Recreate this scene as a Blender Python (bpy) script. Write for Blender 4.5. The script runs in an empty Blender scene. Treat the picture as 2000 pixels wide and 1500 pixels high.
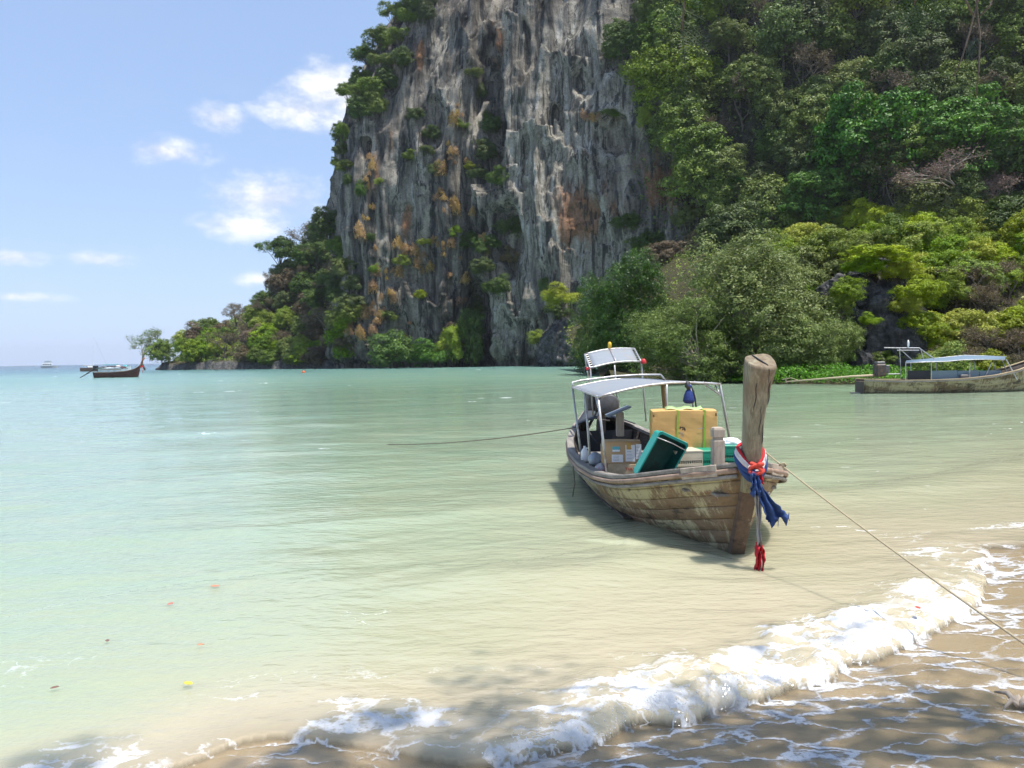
import bpy, math, random
import numpy as np
from mathutils import Vector, Matrix
random.seed(7)
rng = np.random.default_rng(7)
scene = bpy.context.scene
col = scene.collection
R = math.radians

# ---------------------------------------------------------------- camera
CAM_H, F, PITCH, ROLL = 2.1, 1556.0, R(1.914), R(0.95)
_f = Vector((0, math.cos(PITCH), -math.sin(PITCH)))
_r0 = Vector((1, 0, 0)); _u0 = _r0.cross(_f)
_up = _u0 * math.cos(ROLL) + _r0 * math.sin(ROLL)
_rt = _r0 * math.cos(ROLL) - _u0 * math.sin(ROLL)
CAM = Vector((0, 0, CAM_H))
cam_d = bpy.data.cameras.new('camera'); cam = bpy.data.objects.new('camera', cam_d); col.objects.link(cam)
m3 = Matrix((_rt, _up, -_f)).transposed()
cam.matrix_world = Matrix.Translation(CAM) @ m3.to_4x4()
cam_d.sensor_width = 36; cam_d.lens = 36 * F / 2000; cam_d.clip_start = 0.05; cam_d.clip_end = 60000
scene.camera = cam

# ---------------------------------------------------------------- sun, sky, exposure
SUN_EL, SUN_AZ = R(74), R(122)          # azimuth clockwise from +Y
sdir = Vector((math.cos(SUN_EL) * math.sin(SUN_AZ), math.cos(SUN_EL) * math.cos(SUN_AZ), math.sin(SUN_EL)))
sl = bpy.data.lights.new('sun', 'SUN'); sl.energy = 4.6; sl.angle = R(0.53); sl.color = (1, .955, .88)
so = bpy.data.objects.new('sun', sl); col.objects.link(so); so.rotation_euler = sdir.to_track_quat('Z', 'Y').to_euler()
so.location = (0, 0, 200)
scene.view_settings.view_transform = 'Standard'; scene.view_settings.look = 'None'
scene.view_settings.exposure = 0.5; scene.view_settings.gamma = 1
scene.render.engine = 'CYCLES'
scene.cycles.use_denoising = True
scene.cycles.max_bounces = 4; scene.cycles.diffuse_bounces = 3; scene.cycles.glossy_bounces = 2; scene.cycles.transparent_max_bounces = 6
scene.cycles.use_adaptive_sampling = True; scene.cycles.adaptive_threshold = .03
scene.cycles.volume_bounces = 0

def nd(nt, typ, ins=None, **props):
    n = nt.nodes.new('ShaderNode' + typ)
    for k, v in props.items(): setattr(n, k, v)
    for k, v in (ins or {}).items():
        s = n.inputs[k]
        if isinstance(v, bpy.types.NodeSocket): nt.links.new(v, s)
        else: s.default_value = v
    return n
def c4(c): return (c[0], c[1], c[2], 1)
def mixc(nt, fac, a, b, blend='MIX'):
    n = nt.nodes.new('ShaderNodeMix'); n.data_type = 'RGBA'; n.blend_type = blend
    for i, v in ((0, fac), (6, a), (7, b)):
        if isinstance(v, bpy.types.NodeSocket): nt.links.new(v, n.inputs[i])
        else: n.inputs[i].default_value = v if i == 0 else c4(v)
    return n.outputs[2]
def mth(nt, op, a, b=0.0, c=0.0, clamp=False):
    n = nt.nodes.new('ShaderNodeMath'); n.operation = op; n.use_clamp = clamp
    for i, v in enumerate((a, b, c)):
        if isinstance(v, bpy.types.NodeSocket): nt.links.new(v, n.inputs[i])
        else: n.inputs[i].default_value = v
    return n.outputs[0]
def mrange(nt, v, a, b, c=0.0, d=1.0, smooth=True):
    n = nt.nodes.new('ShaderNodeMapRange'); n.clamp = True
    if smooth: n.interpolation_type = 'SMOOTHSTEP'
    for i, x in enumerate((v, a, b, c, d)):
        if isinstance(x, bpy.types.NodeSocket): nt.links.new(x, n.inputs[i])
        else: n.inputs[i].default_value = x
    return n.outputs[0]
def ramp(nt, fac, stops, interp='LINEAR'):
    n = nt.nodes.new('ShaderNodeValToRGB'); n.color_ramp.interpolation = interp
    e = n.color_ramp.elements
    while len(e) < len(stops): e.new(0.5)
    for i, (p, c) in enumerate(stops): e[i].position = p; e[i].color = c4(c)
    nt.links.new(fac, n.inputs[0]); return n.outputs[0]
def mapping(nt, vec, scale=(1, 1, 1), loc=(0, 0, 0), rot=(0, 0, 0)):
    n = nt.nodes.new('ShaderNodeMapping'); nt.links.new(vec, n.inputs[0])
    n.inputs['Scale'].default_value = scale; n.inputs['Location'].default_value = loc; n.inputs['Rotation'].default_value = rot
    return n.outputs[0]
def noise(nt, vec, scale, detail=4, rough=.55, dist=0.0):
    return nd(nt, 'TexNoise', {'Vector': vec, 'Scale': scale, 'Detail': detail, 'Roughness': rough, 'Distortion': dist}).outputs['Fac']

def pix_dir(px, py):
    d = _f * F + _rt * (px - 1000) + _up * (750 - py)
    return d
def P(px, py, Y):                         # point seen at a photo pixel, at world depth Y
    d = pix_dir(px, py); return CAM + d * (Y / d.y)
def G(px, py, z=0.0):                     # point of the water plane seen at a photo pixel
    d = pix_dir(px, py); return CAM + d * ((z - CAM_H) / d.z)
_fn, _rn, _un = (np.array(v) for v in (_f, _rt, _up))
def project(p):
    q = p - np.array(CAM); dz = q @ _fn; dz = np.where(dz < .01, .01, dz)
    return np.stack([1000 + F * (q @ _rn) / dz, 750 - F * (q @ _un) / dz], -1)

# world: physical sky with fair-weather cumulus
w = bpy.data.worlds.new('World'); scene.world = w; w.use_nodes = True
nt = w.node_tree; nt.nodes.clear()
sky = nd(nt, 'TexSky', sky_type='NISHITA', sun_disc=False, sun_elevation=SUN_EL, sun_rotation=SUN_AZ, altitude=0, air_density=1.0, dust_density=.4, ozone_density=1.6)
tc = nd(nt, 'TexCoord').outputs['Generated']
sep = nd(nt, 'SeparateXYZ', {0: tc})
az = mth(nt, 'ARCTAN2', sep.outputs[0], sep.outputs[1]); el = mth(nt, 'ARCSINE', sep.outputs[2])
cv = nd(nt, 'CombineXYZ', {0: az, 1: el, 2: 0.0}).outputs[0]
cn = noise(nt, mapping(nt, cv, (9, 15, 1)), 1.5, 5, .62)
cn2 = noise(nt, mapping(nt, cv, (3.0, 7.5, 1), (3.1, 1.7, 0)), 1.2, 3, .6)
mn = None
def blob(px, py, rx, ry, off):
    global mn
    d = pix_dir(px, py).normalized(); a0, e0 = math.atan2(d.x, d.y), math.asin(d.z)
    v = mapping(nt, cv, (F / rx, F / ry, 1), (-a0 * F / rx, -e0 * F / ry, 0))
    l = nd(nt, 'VectorMath', {0: v}, operation='LENGTH').outputs['Value']
    if off: l = mth(nt, 'ADD', l, off)
    mn = l if mn is None else mth(nt, 'MINIMUM', mn, l)
for b in [(430, 230, 50, 28, 0), (328, 298, 84, 26, .0), (595, 218, 100, 42, 0), (650, 178, 95, 56, -.1), (530, 388, 120, 50, 0), (480, 440, 130, 32, .12),
          (195, 506, 100, 20, .25), (20, 502, 80, 22, .15), (520, 545, 150, 26, .45), (40, 580, 120, 14, .4)]:
    blob(*b)
tot = mrange(nt, mth(nt, 'ADD', mth(nt, 'SUBTRACT', 1.0, mn), mth(nt, 'MULTIPLY', mth(nt, 'SUBTRACT', cn, .5), 2.6)), -.12, 1.1, 0, .92)
# other clouds of the same kind round the rest of the sky
thin = mrange(nt, cn2, .52, .85, 0, .22)
el_mask = mrange(nt, el, .02, .30, 1.0, .25)
tot = mth(nt, 'MAXIMUM', tot, mth(nt, 'MULTIPLY', thin, el_mask))
sh = mth(nt, 'MULTIPLY', cn, 1.0)
ccol = mixc(nt, mrange(nt, sh, .35, .65), (5.5, 5.8, 6.7), (8.6, 8.6, 8.6))
# sea haze in the lowest air
hz = mth(nt, 'POWER', mth(nt, 'SUBTRACT', 1.0, mth(nt, 'MAXIMUM', sep.outputs[2], 0.0)), 7.0)
skyc = mixc(nt, mth(nt, 'MULTIPLY', hz, .62), sky.outputs[0], (4.6, 5.6, 8.0))
skyc = mixc(nt, .45, skyc, (4.3, 5.9, 9.3))
skyc = mixc(nt, tot, skyc, ccol)
bg = nd(nt, 'Background', {'Color': skyc, 'Strength': 0.1})
out = nd(nt, 'OutputWorld'); nt.links.new(bg.outputs[0], out.inputs[0])

# ---------------------------------------------------------------- numpy noise
def _hash(i, j, k, s):
    h = (i.astype(np.int64) * 374761393 + j.astype(np.int64) * 668265263 + k.astype(np.int64) * 2147483647 + s * 1274126177) & 0xffffffff
    h = ((h ^ (h >> 13)) * 1274126177) & 0xffffffff
    h = ((h ^ (h >> 16)) * 2246822519) & 0xffffffff
    return ((h ^ (h >> 15)) & 0xffffff) / float(0xffffff)
def vn(x, y, z=None, seed=0):             # value noise in -1..1
    x = np.asarray(x, float); y = np.asarray(y, float); z = np.zeros_like(x) if z is None else np.asarray(z, float)
    i, j, k = np.floor(x), np.floor(y), np.floor(z)
    fx, fy, fz = x - i, y - j, z - k
    fx, fy, fz = (t * t * t * (t * (t * 6 - 15) + 10) for t in (fx, fy, fz))
    r = 0
    for a in (0, 1):
        for b in (0, 1):
            for c in (0, 1):
                r = r + _hash(i + a, j + b, k + c, seed) * (fx if a else 1 - fx) * (fy if b else 1 - fy) * (fz if c else 1 - fz)
    return r * 2 - 1
def fbm(x, y, z=None, oct=4, seed=0, gain=.5):
    r = 0; a = 1; t = 0
    for o in range(oct):
        s = 2.03 ** o
        r = r + a * vn(np.asarray(x) * s + o * 7.3, np.asarray(y) * s + o * 3.1, None if z is None else np.asarray(z) * s, seed + o); t += a; a *= gain
    return r / t
def ridged(x, y, z=None, oct=3, seed=0):
    r = 0; a = 1; t = 0
    for o in range(oct):
        s = 2.1 ** o
        r = r + a * (1 - 2 * np.abs(vn(np.asarray(x) * s + 5 * o, np.asarray(y) * s + 9 * o, None if z is None else np.asarray(z) * s, seed + o))); t += a; a *= .5
    return r / t
def sstep(a, b, x):
    t = np.clip((x - a) / (b - a), 0, 1); return t * t * (3 - 2 * t)

# ---------------------------------------------------------------- mesh helpers
def mesh_np(name, v, f, smooth=True, attrs=None):
    me = bpy.data.meshes.new(name); v = np.ascontiguousarray(v, np.float32); f = np.ascontiguousarray(f, np.int32)
    k = f.shape[1]
    me.vertices.add(len(v)); me.vertices.foreach_set('co', v.ravel())
    me.loops.add(f.size); me.loops.foreach_set('vertex_index', f.ravel())
    me.polygons.add(len(f)); me.polygons.foreach_set('loop_start', np.arange(len(f), dtype=np.int32) * k)
    me.polygons.foreach_set('use_smooth', np.full(len(f), smooth))
    for n, a in (attrs or {}).items():
        at = me.attributes.new(n, 'FLOAT', 'POINT'); at.data.foreach_set('value', np.ascontiguousarray(a, np.float32).ravel())
    me.update(); me.validate(); return me
def grid_faces(nu, nv):
    i = np.arange(nu - 1)[:, None] * nv + np.arange(nv - 1)[None, :]
    i = i.ravel(); return np.stack([i, i + nv, i + nv + 1, i + 1], 1)
def link(name, me, mat=None, parent=None, loc=None):
    o = bpy.data.objects.new(name, me); col.objects.link(o)
    if mat is not None and me is not None and not me.materials: me.materials.append(mat)
    if parent is not None: o.parent = parent
    if loc is not None: o.location = loc
    return o
def tag(o, label=None, cat=None, group=None, kind=None):
    for k, v in (('label', label), ('category', cat), ('group', group), ('kind', kind)):
        if v: o[k] = v
    return o
def thing(name, label, cat, loc=(0, 0, 0), rotz=0.0, group=None):
    o = bpy.data.objects.new(name, None); col.objects.link(o); o.location = loc; o.rotation_euler = (0, 0, rotz)
    o.empty_display_size = .1
    return tag(o, label, cat, group)

class MB:
    def __init__(s): s.v = []; s.f = []
    def add(s, v, f):
        b = len(s.v); s.v += [tuple(p) for p in v]; s.f += [tuple(i + b for i in q) for q in f]
    def box(s, c, size, rot=None, bev=0.0):
        hx, hy, hz = (q / 2 for q in size); b = min(bev, hx * .9, hy * .9, hz * .9)
        M = rot if rot is not None else Matrix.Identity(3); c = Vector(c)
        if b <= 0:
            vs = [(x, y, z) for x in (-hx, hx) for y in (-hy, hy) for z in (-hz, hz)]
            fs = [(0, 1, 3, 2), (4, 6, 7, 5), (0, 4, 5, 1), (2, 3, 7, 6), (0, 2, 6, 4), (1, 5, 7, 3)]
        else:
            vs = []; fs = []
            for sx in (-1, 1):
                for sy in (-1, 1):
                    for sz in (-1, 1):
                        vs += [(sx * hx, sy * (hy - b), sz * (hz - b)), (sx * (hx - b), sy * hy, sz * (hz - b)), (sx * (hx - b), sy * (hy - b), sz * hz)]
            I = lambda sx, sy, sz, k: ((sx > 0) * 4 + (sy > 0) * 2 + (sz > 0)) * 3 + k
            for sg in (-1, 1):
                fs += [[I(sg, -1, -1, 0), I(sg, 1, -1, 0), I(sg, 1, 1, 0), I(sg, -1, 1, 0)], [I(-1, sg, -1, 1), I(1, sg, -1, 1), I(1, sg, 1, 1), I(-1, sg, 1, 1)],
                       [I(-1, -1, sg, 2), I(1, -1, sg, 2), I(1, 1, sg, 2), I(-1, 1, sg, 2)]]
                for sh in (-1, 1):
                    fs += [[I(sg, sh, -1, 0), I(sg, sh, 1, 0), I(sg, sh, 1, 1), I(sg, sh, -1, 1)], [I(sg, -1, sh, 0), I(sg, 1, sh, 0), I(sg, 1, sh, 2), I(sg, -1, sh, 2)],
                           [I(-1, sg, sh, 1), I(1, sg, sh, 1), I(1, sg, sh, 2), I(-1, sg, sh, 2)]]
                    for sk in (-1, 1): fs.append([I(sg, sh, sk, 0), I(sg, sh, sk, 1), I(sg, sh, sk, 2)])
        s.add([c + M @ Vector(p) for p in vs], fs); return s
    def tube(s, pts, r, n=8, cap=True):
        pts = [Vector(p) for p in pts]; rs = r if isinstance(r, (list, tuple)) else [r] * len(pts)
        vs = []; fs = []; px = None
        for i, p in enumerate(pts):
            t = (pts[min(i + 1, len(pts) - 1)] - pts[max(i - 1, 0)]).normalized()
            if px is None: px = t.cross(Vector((0, 0, 1)) if abs(t.z) < .9 else Vector((1, 0, 0))).normalized()
            else: px = (px - t * px.dot(t)).normalized()
            py = t.cross(px)
            for k in range(n):
                a = 2 * math.pi * k / n; vs.append(p + (px * math.cos(a) + py * math.sin(a)) * rs[i])
        for i in range(len(pts) - 1):
            for k in range(n): fs.append((i * n + k, i * n + (k + 1) % n, (i + 1) * n + (k + 1) % n, (i + 1) * n + k))
        if cap: fs += [tuple(range(n))[::-1], tuple((len(pts) - 1) * n + k for k in range(n))]
        s.add(vs, fs); return s
    def loft(s, rings, cap=True):            # rings: lists of equal length, closed sections
        n = len(rings[0]); fs = []
        for i in range(len(rings) - 1):
            for k in range(n): fs.append((i * n + k, i * n + (k + 1) % n, (i + 1) * n + (k + 1) % n, (i + 1) * n + k))
        if cap: fs += [tuple(range(n))[::-1], tuple((len(rings) - 1) * n + k for k in range(n))]
        s.add([p for r_ in rings for p in r_], fs); return s
    def lathe(s, c, prof, n=14, rot=None):
        M = rot if rot is not None else Matrix.Identity(3); c = Vector(c)
        return s.loft([[c + M @ Vector((r * math.cos(2 * math.pi * k / n), r * math.sin(2 * math.pi * k / n), z)) for k in range(n)] for r, z in prof])
    def sheet(s, rows, th=0.004):            # rows of points, made a thin solid
        nr, nc = len(rows), len(rows[0]); g = np.array([[tuple(p) for p in r_] for r_ in rows], float)
        du = np.gradient(g, axis=0); dv = np.gradient(g, axis=1); n = np.cross(du, dv); n /= np.linalg.norm(n, axis=2, keepdims=True) + 1e-9
        a = g + n * th / 2; b = g - n * th / 2; N = nr * nc; q = grid_faces(nr, nc)
        fs = [tuple(x) for x in q] + [tuple(x + N)[::-1] for x in q]
        loop = [i for i in range(nc)] + [i * nc + nc - 1 for i in range(1, nr)] + [(nr - 1) * nc + i for i in range(nc - 2, -1, -1)] + [i * nc for i in range(nr - 2, 0, -1)]
        for i in range(len(loop)):
            x, y = loop[i], loop[(i + 1) % len(loop)]; fs.append((x, y, y + N, x + N))
        s.add(np.concatenate([a.reshape(-1, 3), b.reshape(-1, 3)]), fs); return s
    def mesh(s, name, smooth=False):
        me = bpy.data.meshes.new(name); me.from_pydata(s.v, [], s.f); me.update()
        if smooth: me.polygons.foreach_set('use_smooth', [True] * len(me.polygons))
        return me
    def build(s, name, mat, parent=None, smooth=False, loc=None): return link(name, s.mesh(name, smooth), mat, parent, loc)

# ---------------------------------------------------------------- materials
def newmat(name):
    m = bpy.data.materials.new(name); m.use_nodes = True; t = m.node_tree; t.nodes.clear()
    o = nd(t, 'OutputMaterial'); return m, t, o
def simple(name, c, rough=.6, var=.25, scale=8.0, metal=0.0, bump=.15, spec=.4, stain=None, stain_amt=.5, stain_scale=3.0):
    m, t, o = newmat(name); oc = nd(t, 'TexCoord').outputs['Object']
    n1 = noise(t, oc, scale, 5, .6)
    cc = mixc(t, n1, [x * (1 - var) for x in c], [min(1, x * (1 + var)) for x in c])
    if stain is not None:
        cc = mixc(t, mth(t, 'MULTIPLY', mrange(t, noise(t, oc, stain_scale, 6, .65, .4), .48, .66), stain_amt), cc, stain)
    b = nd(t, 'Bump', {'Strength': bump, 'Distance': .02, 'Height': noise(t, oc, scale * 3, 4)}).outputs[0]
    p = nd(t, 'BsdfPrincipled', {'Base Color': cc, 'Roughness': rough, 'Metallic': metal, 'Specular IOR Level': spec, 'Normal': b})
    t.links.new(p.outputs[0], o.inputs[0]); return m
def leafmat(name, c1, c2, c3=None, trans=.2, rough=.5):
    m, t, o = newmat(name)
    tone = nd(t, 'Attribute', attribute_name='tone').outputs['Fac']
    rnd = nd(t, 'ObjectInfo').outputs['Random']
    cc = ramp(t, tone, [(0, c1), (.8, c2), (1, c3 or c2)])
    hs = nd(t, 'HueSaturation', {'Hue': mth(t, 'ADD', mth(t, 'MULTIPLY', rnd, .04), .48), 'Saturation': mth(t, 'ADD', mth(t, 'MULTIPLY', rnd, .3), 1.0),
                                 'Value': mth(t, 'ADD', mth(t, 'MULTIPLY', mth(t, 'FRACT', mth(t, 'MULTIPLY', rnd, 17.3)), .5), .75), 'Color': cc}).outputs[0]
    p = nd(t, 'BsdfPrincipled', {'Base Color': hs, 'Roughness': rough, 'Specular IOR Level': .35})
    tr = nd(t, 'BsdfTranslucent', {'Color': mixc(t, .5, hs, [min(1, x * 1.6) for x in c2], 'MIX')})
    mx = nd(t, 'MixShader', {0: trans, 1: p.outputs[0], 2: tr.outputs[0]})
    t.links.new(mx.outputs[0], o.inputs[0]); return m

LEAF = {
 'olive': leafmat('leaf_olive', (.085, .12, .032), (.20, .255, .068), (.34, .38, .12)),
 'dark': leafmat('leaf_dark', (.05, .078, .025), (.125, .172, .052), (.21, .27, .085)),
 'bright': leafmat('leaf_bright', (.055, .12, .026), (.13, .24, .05), (.23, .36, .10)),
 'yellow': leafmat('leaf_yellow', (.18, .23, .03), (.36, .41, .06), (.52, .50, .10)),
 'lime': leafmat('leaf_lime', (.13, .20, .03), (.26, .34, .055), (.40, .46, .10)),
 'mangrove': leafmat('leaf_mangrove', (.10, .145, .042), (.205, .27, .08), (.31, .38, .13), rough=.5),
 'mangrove_dark': leafmat('leaf_mangrove_dark', (.035, .07, .018), (.08, .15, .03), (.15, .23, .045), rough=.4),
 'brown': leafmat('leaf_brown', (.11, .085, .05), (.20, .16, .095), (.29, .24, .16)),
 'rust': leafmat('leaf_rust', (.17, .115, .085), (.26, .185, .135), (.33, .25, .19)),
 'orange': leafmat('leaf_orange', (.25, .16, .075), (.40, .27, .13), (.50, .37, .21)),
 'spray': leafmat('leaf_spray', (.02, .035, .012), (.035, .06, .018), (.05, .08, .025), trans=.1, rough=.7),  # darkened leaf tone, standing in for the crown's shade on the hanging sprays
 'low': leafmat('leaf_low', (.05, .12, .02), (.11, .24, .035), (.17, .31, .05)),
}
BARK = simple('bark', (.12, .10, .08), .9, .4, 6, bump=.5)
BARK_PALE = simple('bark_pale', (.34, .30, .24), .9, .3, 6, bump=.4)

# ================================================================ the shore, sand and sea
def px_poly(l): return np.array([[G(x, y).x, G(x, y).y] for x, y in l])
front_px = [(120, 1590), (300, 1515), (500, 1440), (720, 1440), (950, 1455), (1200, 1415), (1480, 1362), (1700, 1290), (1870, 1222), (1935, 1180), (1942, 1140), (1915, 1100), (1893, 1066), (2000, 1054)]
front = px_poly(front_px)
front = np.concatenate([[[-60, -45], [-20, -12], [-6.5, .2], [-3.2, 3.0]], front[1:], [[7.6, 9.6], [13, 13.5], [22, 21], [34, 31], [60, 44], [120, 60]]])
def smooth_poly(p, n=6):
    out = []
    for i in range(len(p) - 1):
        a, b, c, d = p[max(i - 1, 0)], p[i], p[i + 1], p[min(i + 2, len(p) - 1)]
        for k in range(n):
            t = k / n; out.append(.5 * ((2 * b) + (c - a) * t + (2 * a - 5 * b + 4 * c - d) * t * t + (3 * b - a - 3 * c + d) * t ** 3))
    out.append(p[-1]); return np.array(out)
FR = smooth_poly(front)
_seg = np.linalg.norm(np.diff(FR, axis=0), axis=1); _arc = np.concatenate([[0], np.cumsum(_seg)])
def shore_dist(x, y):                      # signed distance to the swash front, positive offshore; arc position
    best = np.full(x.shape, 1e9); sg = np.zeros(x.shape); arc = np.zeros(x.shape)
    for i in range(len(FR) - 1):
        a, b = FR[i], FR[i + 1]; d = b - a; L2 = d @ d + 1e-12
        t = np.clip(((x - a[0]) * d[0] + (y - a[1]) * d[1]) / L2, 0, 1)
        ex, ey = x - a[0] - t * d[0], y - a[1] - t * d[1]; D = ex * ex + ey * ey
        m = D < best; best = np.where(m, D, best)
        sg = np.where(m, np.sign(d[0] * (y - a[1]) - d[1] * (x - a[0])), sg); arc = np.where(m, _arc[i] + t * _seg[i], arc)
    return np.sqrt(best) * sg, arc
def sand_z(d, x, y):
    z = np.where(d < 0, -d * .10, -d * .055) - .05
    z = np.where(d > 0, np.maximum(z, -1.6), z); z = np.where(d < -14, 1.35 - .05 + (-(d + 14)) * .02, z)
    return z + .012 * fbm(x * 1.3, y * 1.3, oct=3, seed=5) + np.where(d < -2.5, .03, 0) * fbm(x * 3, y * 3, oct=3, seed=9)

# --- sand
xs = np.concatenate([np.linspace(-70, -12, 40), np.linspace(-11.7, 16, 230), np.linspace(16.5, 130, 70)])
ys = np.concatenate([np.linspace(-60, -6, 40), np.linspace(-5.8, 16, 190), np.linspace(16.5, 75, 40)])
gx, gy = np.meshgrid(xs, ys, indexing='ij'); sd, sarc = shore_dist(gx, gy)
gz = sand_z(sd, gx, gy)
me = mesh_np('beach', np.stack([gx, gy, gz], -1).reshape(-1, 3), grid_faces(len(xs), len(ys)), attrs={'wet': sstep(-6.5, -2.6, sd + .5 * fbm(gx * .6, gy * .6, seed=3))})
m, t, o = newmat('wet_sand'); pos = nd(t, 'NewGeometry').outputs['Position']
wet = nd(t, 'Attribute', attribute_name='wet').outputs['Fac']
g1 = noise(t, pos, 1.6, 5, .6); g2 = noise(t, pos, 260, 2); g3 = noise(t, pos, 9, 5)
dry = mixc(t, g2, (.40, .31, .20), (.56, .45, .31)); wetc = mixc(t, g1, (.31, .235, .145), (.43, .335, .21)); wetc = mixc(t, mth(t, 'MULTIPLY', g2, .4), wetc, (.15, .11, .07))
cc = mixc(t, wet, dry, wetc)
b = nd(t, 'Bump', {'Strength': .35, 'Distance': .01, 'Height': mth(t, 'ADD', g3, mth(t, 'MULTIPLY', g2, .25))}).outputs[0]
p = nd(t, 'BsdfPrincipled', {'Base Color': cc, 'Roughness': mrange(t, wet, 0, 1, .9, .28), 'Normal': b, 'Specular IOR Level': .4})
t.links.new(p.outputs[0], o.inputs[0])
tag(link('beach', me, m), kind='structure')

# --- sea: rows of vertices get coarser with distance; real waves, swash front and froth are displaced
NC = 660
yr = np.concatenate([np.exp(np.linspace(math.log(2.3), math.log(16), 360)), np.exp(np.linspace(math.log(16), math.log(70), 150))[1:], np.exp(np.linspace(math.log(70), math.log(6000), 90))[1:]])
tt = np.linspace(-1.15, 1.15, NC)
Yw = np.repeat(yr[:, None], NC, 1); Xw = Yw * tt[None, :]
D, A = shore_dist(Xw, Yw)
S = sand_z(D, Xw, Yw)
near = 1 / (1 + (Yw / 55) ** 2)
# wind ripples and small chop running towards the beach
def chop(x, y):
    h = 0
    for k, (wl, am, ang, sd_) in enumerate([(2.6, .030, -.25, 1), (1.5, .018, .35, 2), (.85, .011, -.55, 3), (.5, .005, .3, 4), (.3, .0022, -.4, 6)]):
        ca, sa = math.cos(ang), math.sin(ang); u = (x * sa + y * ca) / wl; v = (x * ca - y * sa) / (wl * 2.6)
        wp = fbm(u * .4 + 3 * k, v * .4, oct=2, seed=40 + k)
        n = vn(u * 1.4 + wp, v * 1.4, seed=sd_ * 11); h = h + am * (1 - 2 * np.abs(n) + .25 * n)
    return h
amp = .75 * np.where(Yw < 90, near, 0) * np.clip(.25 + D * .25, .12, 1) * (.55 + .45 * (fbm(Xw * .16, Yw * .22, oct=2, seed=77) + .4))
W = np.where(Yw < 90, chop(Xw, Yw) * amp, 0)
# low swell running in past the bow
ph = D / 1.0
W += np.where(D > .3, .055 * np.exp(-((D - 3.0 - .35 * vn(A * .5, A * 0, seed=8)) / .55) ** 2), 0) * sstep(5, 9, A * 0 + Xw * 2 + 9)
W += np.where(D > 3.5, .02 * np.sin(D * 1.25 + 1.2 * vn(Xw * .3, Yw * .3, seed=12)), 0) * near
# breaking swash: amplitude varies along the front
ax = np.interp(Xw, [-4, -1.7, -.6, .2, 1, 2.6, 3.6, 4.3, 5.2, 7], [.04, .08, .22, .7, 1, 1, .8, .4, .22, .2])
lump = 1 + .45 * vn(A * 1.7, D * .7, seed=21) + .25 * vn(A * 5, D * 3, seed=22)
wob = .16 * vn(A * 1.1, A * 0, seed=31) + .07 * vn(A * 3.4, A * 0, seed=32)
Df = D + wob
prof = sstep(-.05, .16, Df) * np.exp(-np.clip(Df - .14, 0, 9) / .38)
prof2 = np.exp(-((Df - .50) / .17) ** 2) * .5
ridge = (.07 * prof + .065 * prof2) * ax * lump
froth = (fbm(Xw * 13, Yw * 13, oct=3, seed=51, gain=.65) * .6 + ridged(Xw * 7, Yw * 7, oct=2, seed=52) * .4)
fo_band = sstep(-.06, .06, Df) * (1 - sstep(.36 * ax, .10 + .78 * ax, Df + .3 * fbm(A * 1.2, D * 2.5, oct=3, seed=61))) * np.clip(ax * 1.2, 0, 1)
ridge += fo_band * .04 * froth * ax
Z = W + ridge
film = S + .006 + .006 * np.clip(fbm(Xw * 2.2, Yw * 2.2, oct=2, seed=14), -.5, 1)
Z = np.where(Df < 0, film, np.maximum(Z, film + .015 * sstep(0, .3, Df)))
Z = np.where(Df < -3.2 + .5 * fbm(A * .4, A * 0, seed=15), S - .03, Z)      # the film ends, drained sand shows
# foam density
patch = fbm(Xw * .9, Yw * .9, oct=3, seed=71)
edge = np.exp(-((Df - .05) / .11) ** 2) + .5 * np.exp(-((Df - .48) / .11) ** 2)
broken = fbm(A * 1.5, D * 2.6, oct=4, seed=62, gain=.6)
foam = fo_band * np.clip(.27 + .38 * edge + .48 * broken + .35 * froth, 0, .95)
lace = np.where(Df < .1, np.clip(.37 + .28 * patch + .06 * Df, 0, .58), 0)
lace *= np.interp(Xw, [-4, -2.2, -.8, 0, 1.5], [.25, .7, .85, .9, 1])
trail = np.where(Df >= 0, .30 * np.exp(-Df / .5) * (patch > -.1), 0) + np.where((Df > .2) & (Df < 2.2), .25 * np.clip(patch - .25, 0, 1) * np.clip(1.2 - ax, 0, 1) * 2, 0)
foam = np.maximum.reduce([foam, lace, trail])
# left shallow end: broken patches of spent foam
foam = np.maximum(foam, .50 * sstep(-.25, .35, fbm(Xw * 1.2 + 4, Yw * 2.6, oct=3, seed=81)) * np.exp(-((D - .15) / .65) ** 2) * (Xw < 1.2) * (Xw > -2.6))
# second small breaker on the right edge and flecks blown over the shallows
g = G(1960, 1030); foam = np.maximum(foam, .6 * np.exp(-((Yw - g.y - .12 * (Xw - g.x)) / .2) ** 2) * sstep(g.x - .9, g.x + .1, Xw) * (.6 + .5 * froth) * (Yw < 14))
fl = sstep(.50, .75, fbm(Xw * 2.2, Yw * 4.5, oct=4, seed=91, gain=.6)) * .5
foam = np.maximum(foam, fl * (D > 1.0) * (Yw < 24) * sstep(1.5, 3.5, Xw) * .9)
fl2 = .8 * sstep(.60, .72, fbm(Xw * .45, Yw * 1.1, oct=4, seed=92, gain=.55)) * (Yw > 18) * (Yw < 300) * (.5 + .5 * vn(Xw * .05, Yw * .05, seed=93))
foam = np.maximum(foam, fl2 * .7)
foam = np.clip(foam, 0, 1)
thick = np.clip(Z - S, 0, 3)
wobc = D * (1 + .35 * fbm(Xw * .12, Yw * .12, oct=3, seed=95)) + 1.2 * fbm(Xw * .35, Yw * .35, oct=3, seed=96) * np.clip(D / 4, 0, 1)
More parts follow.
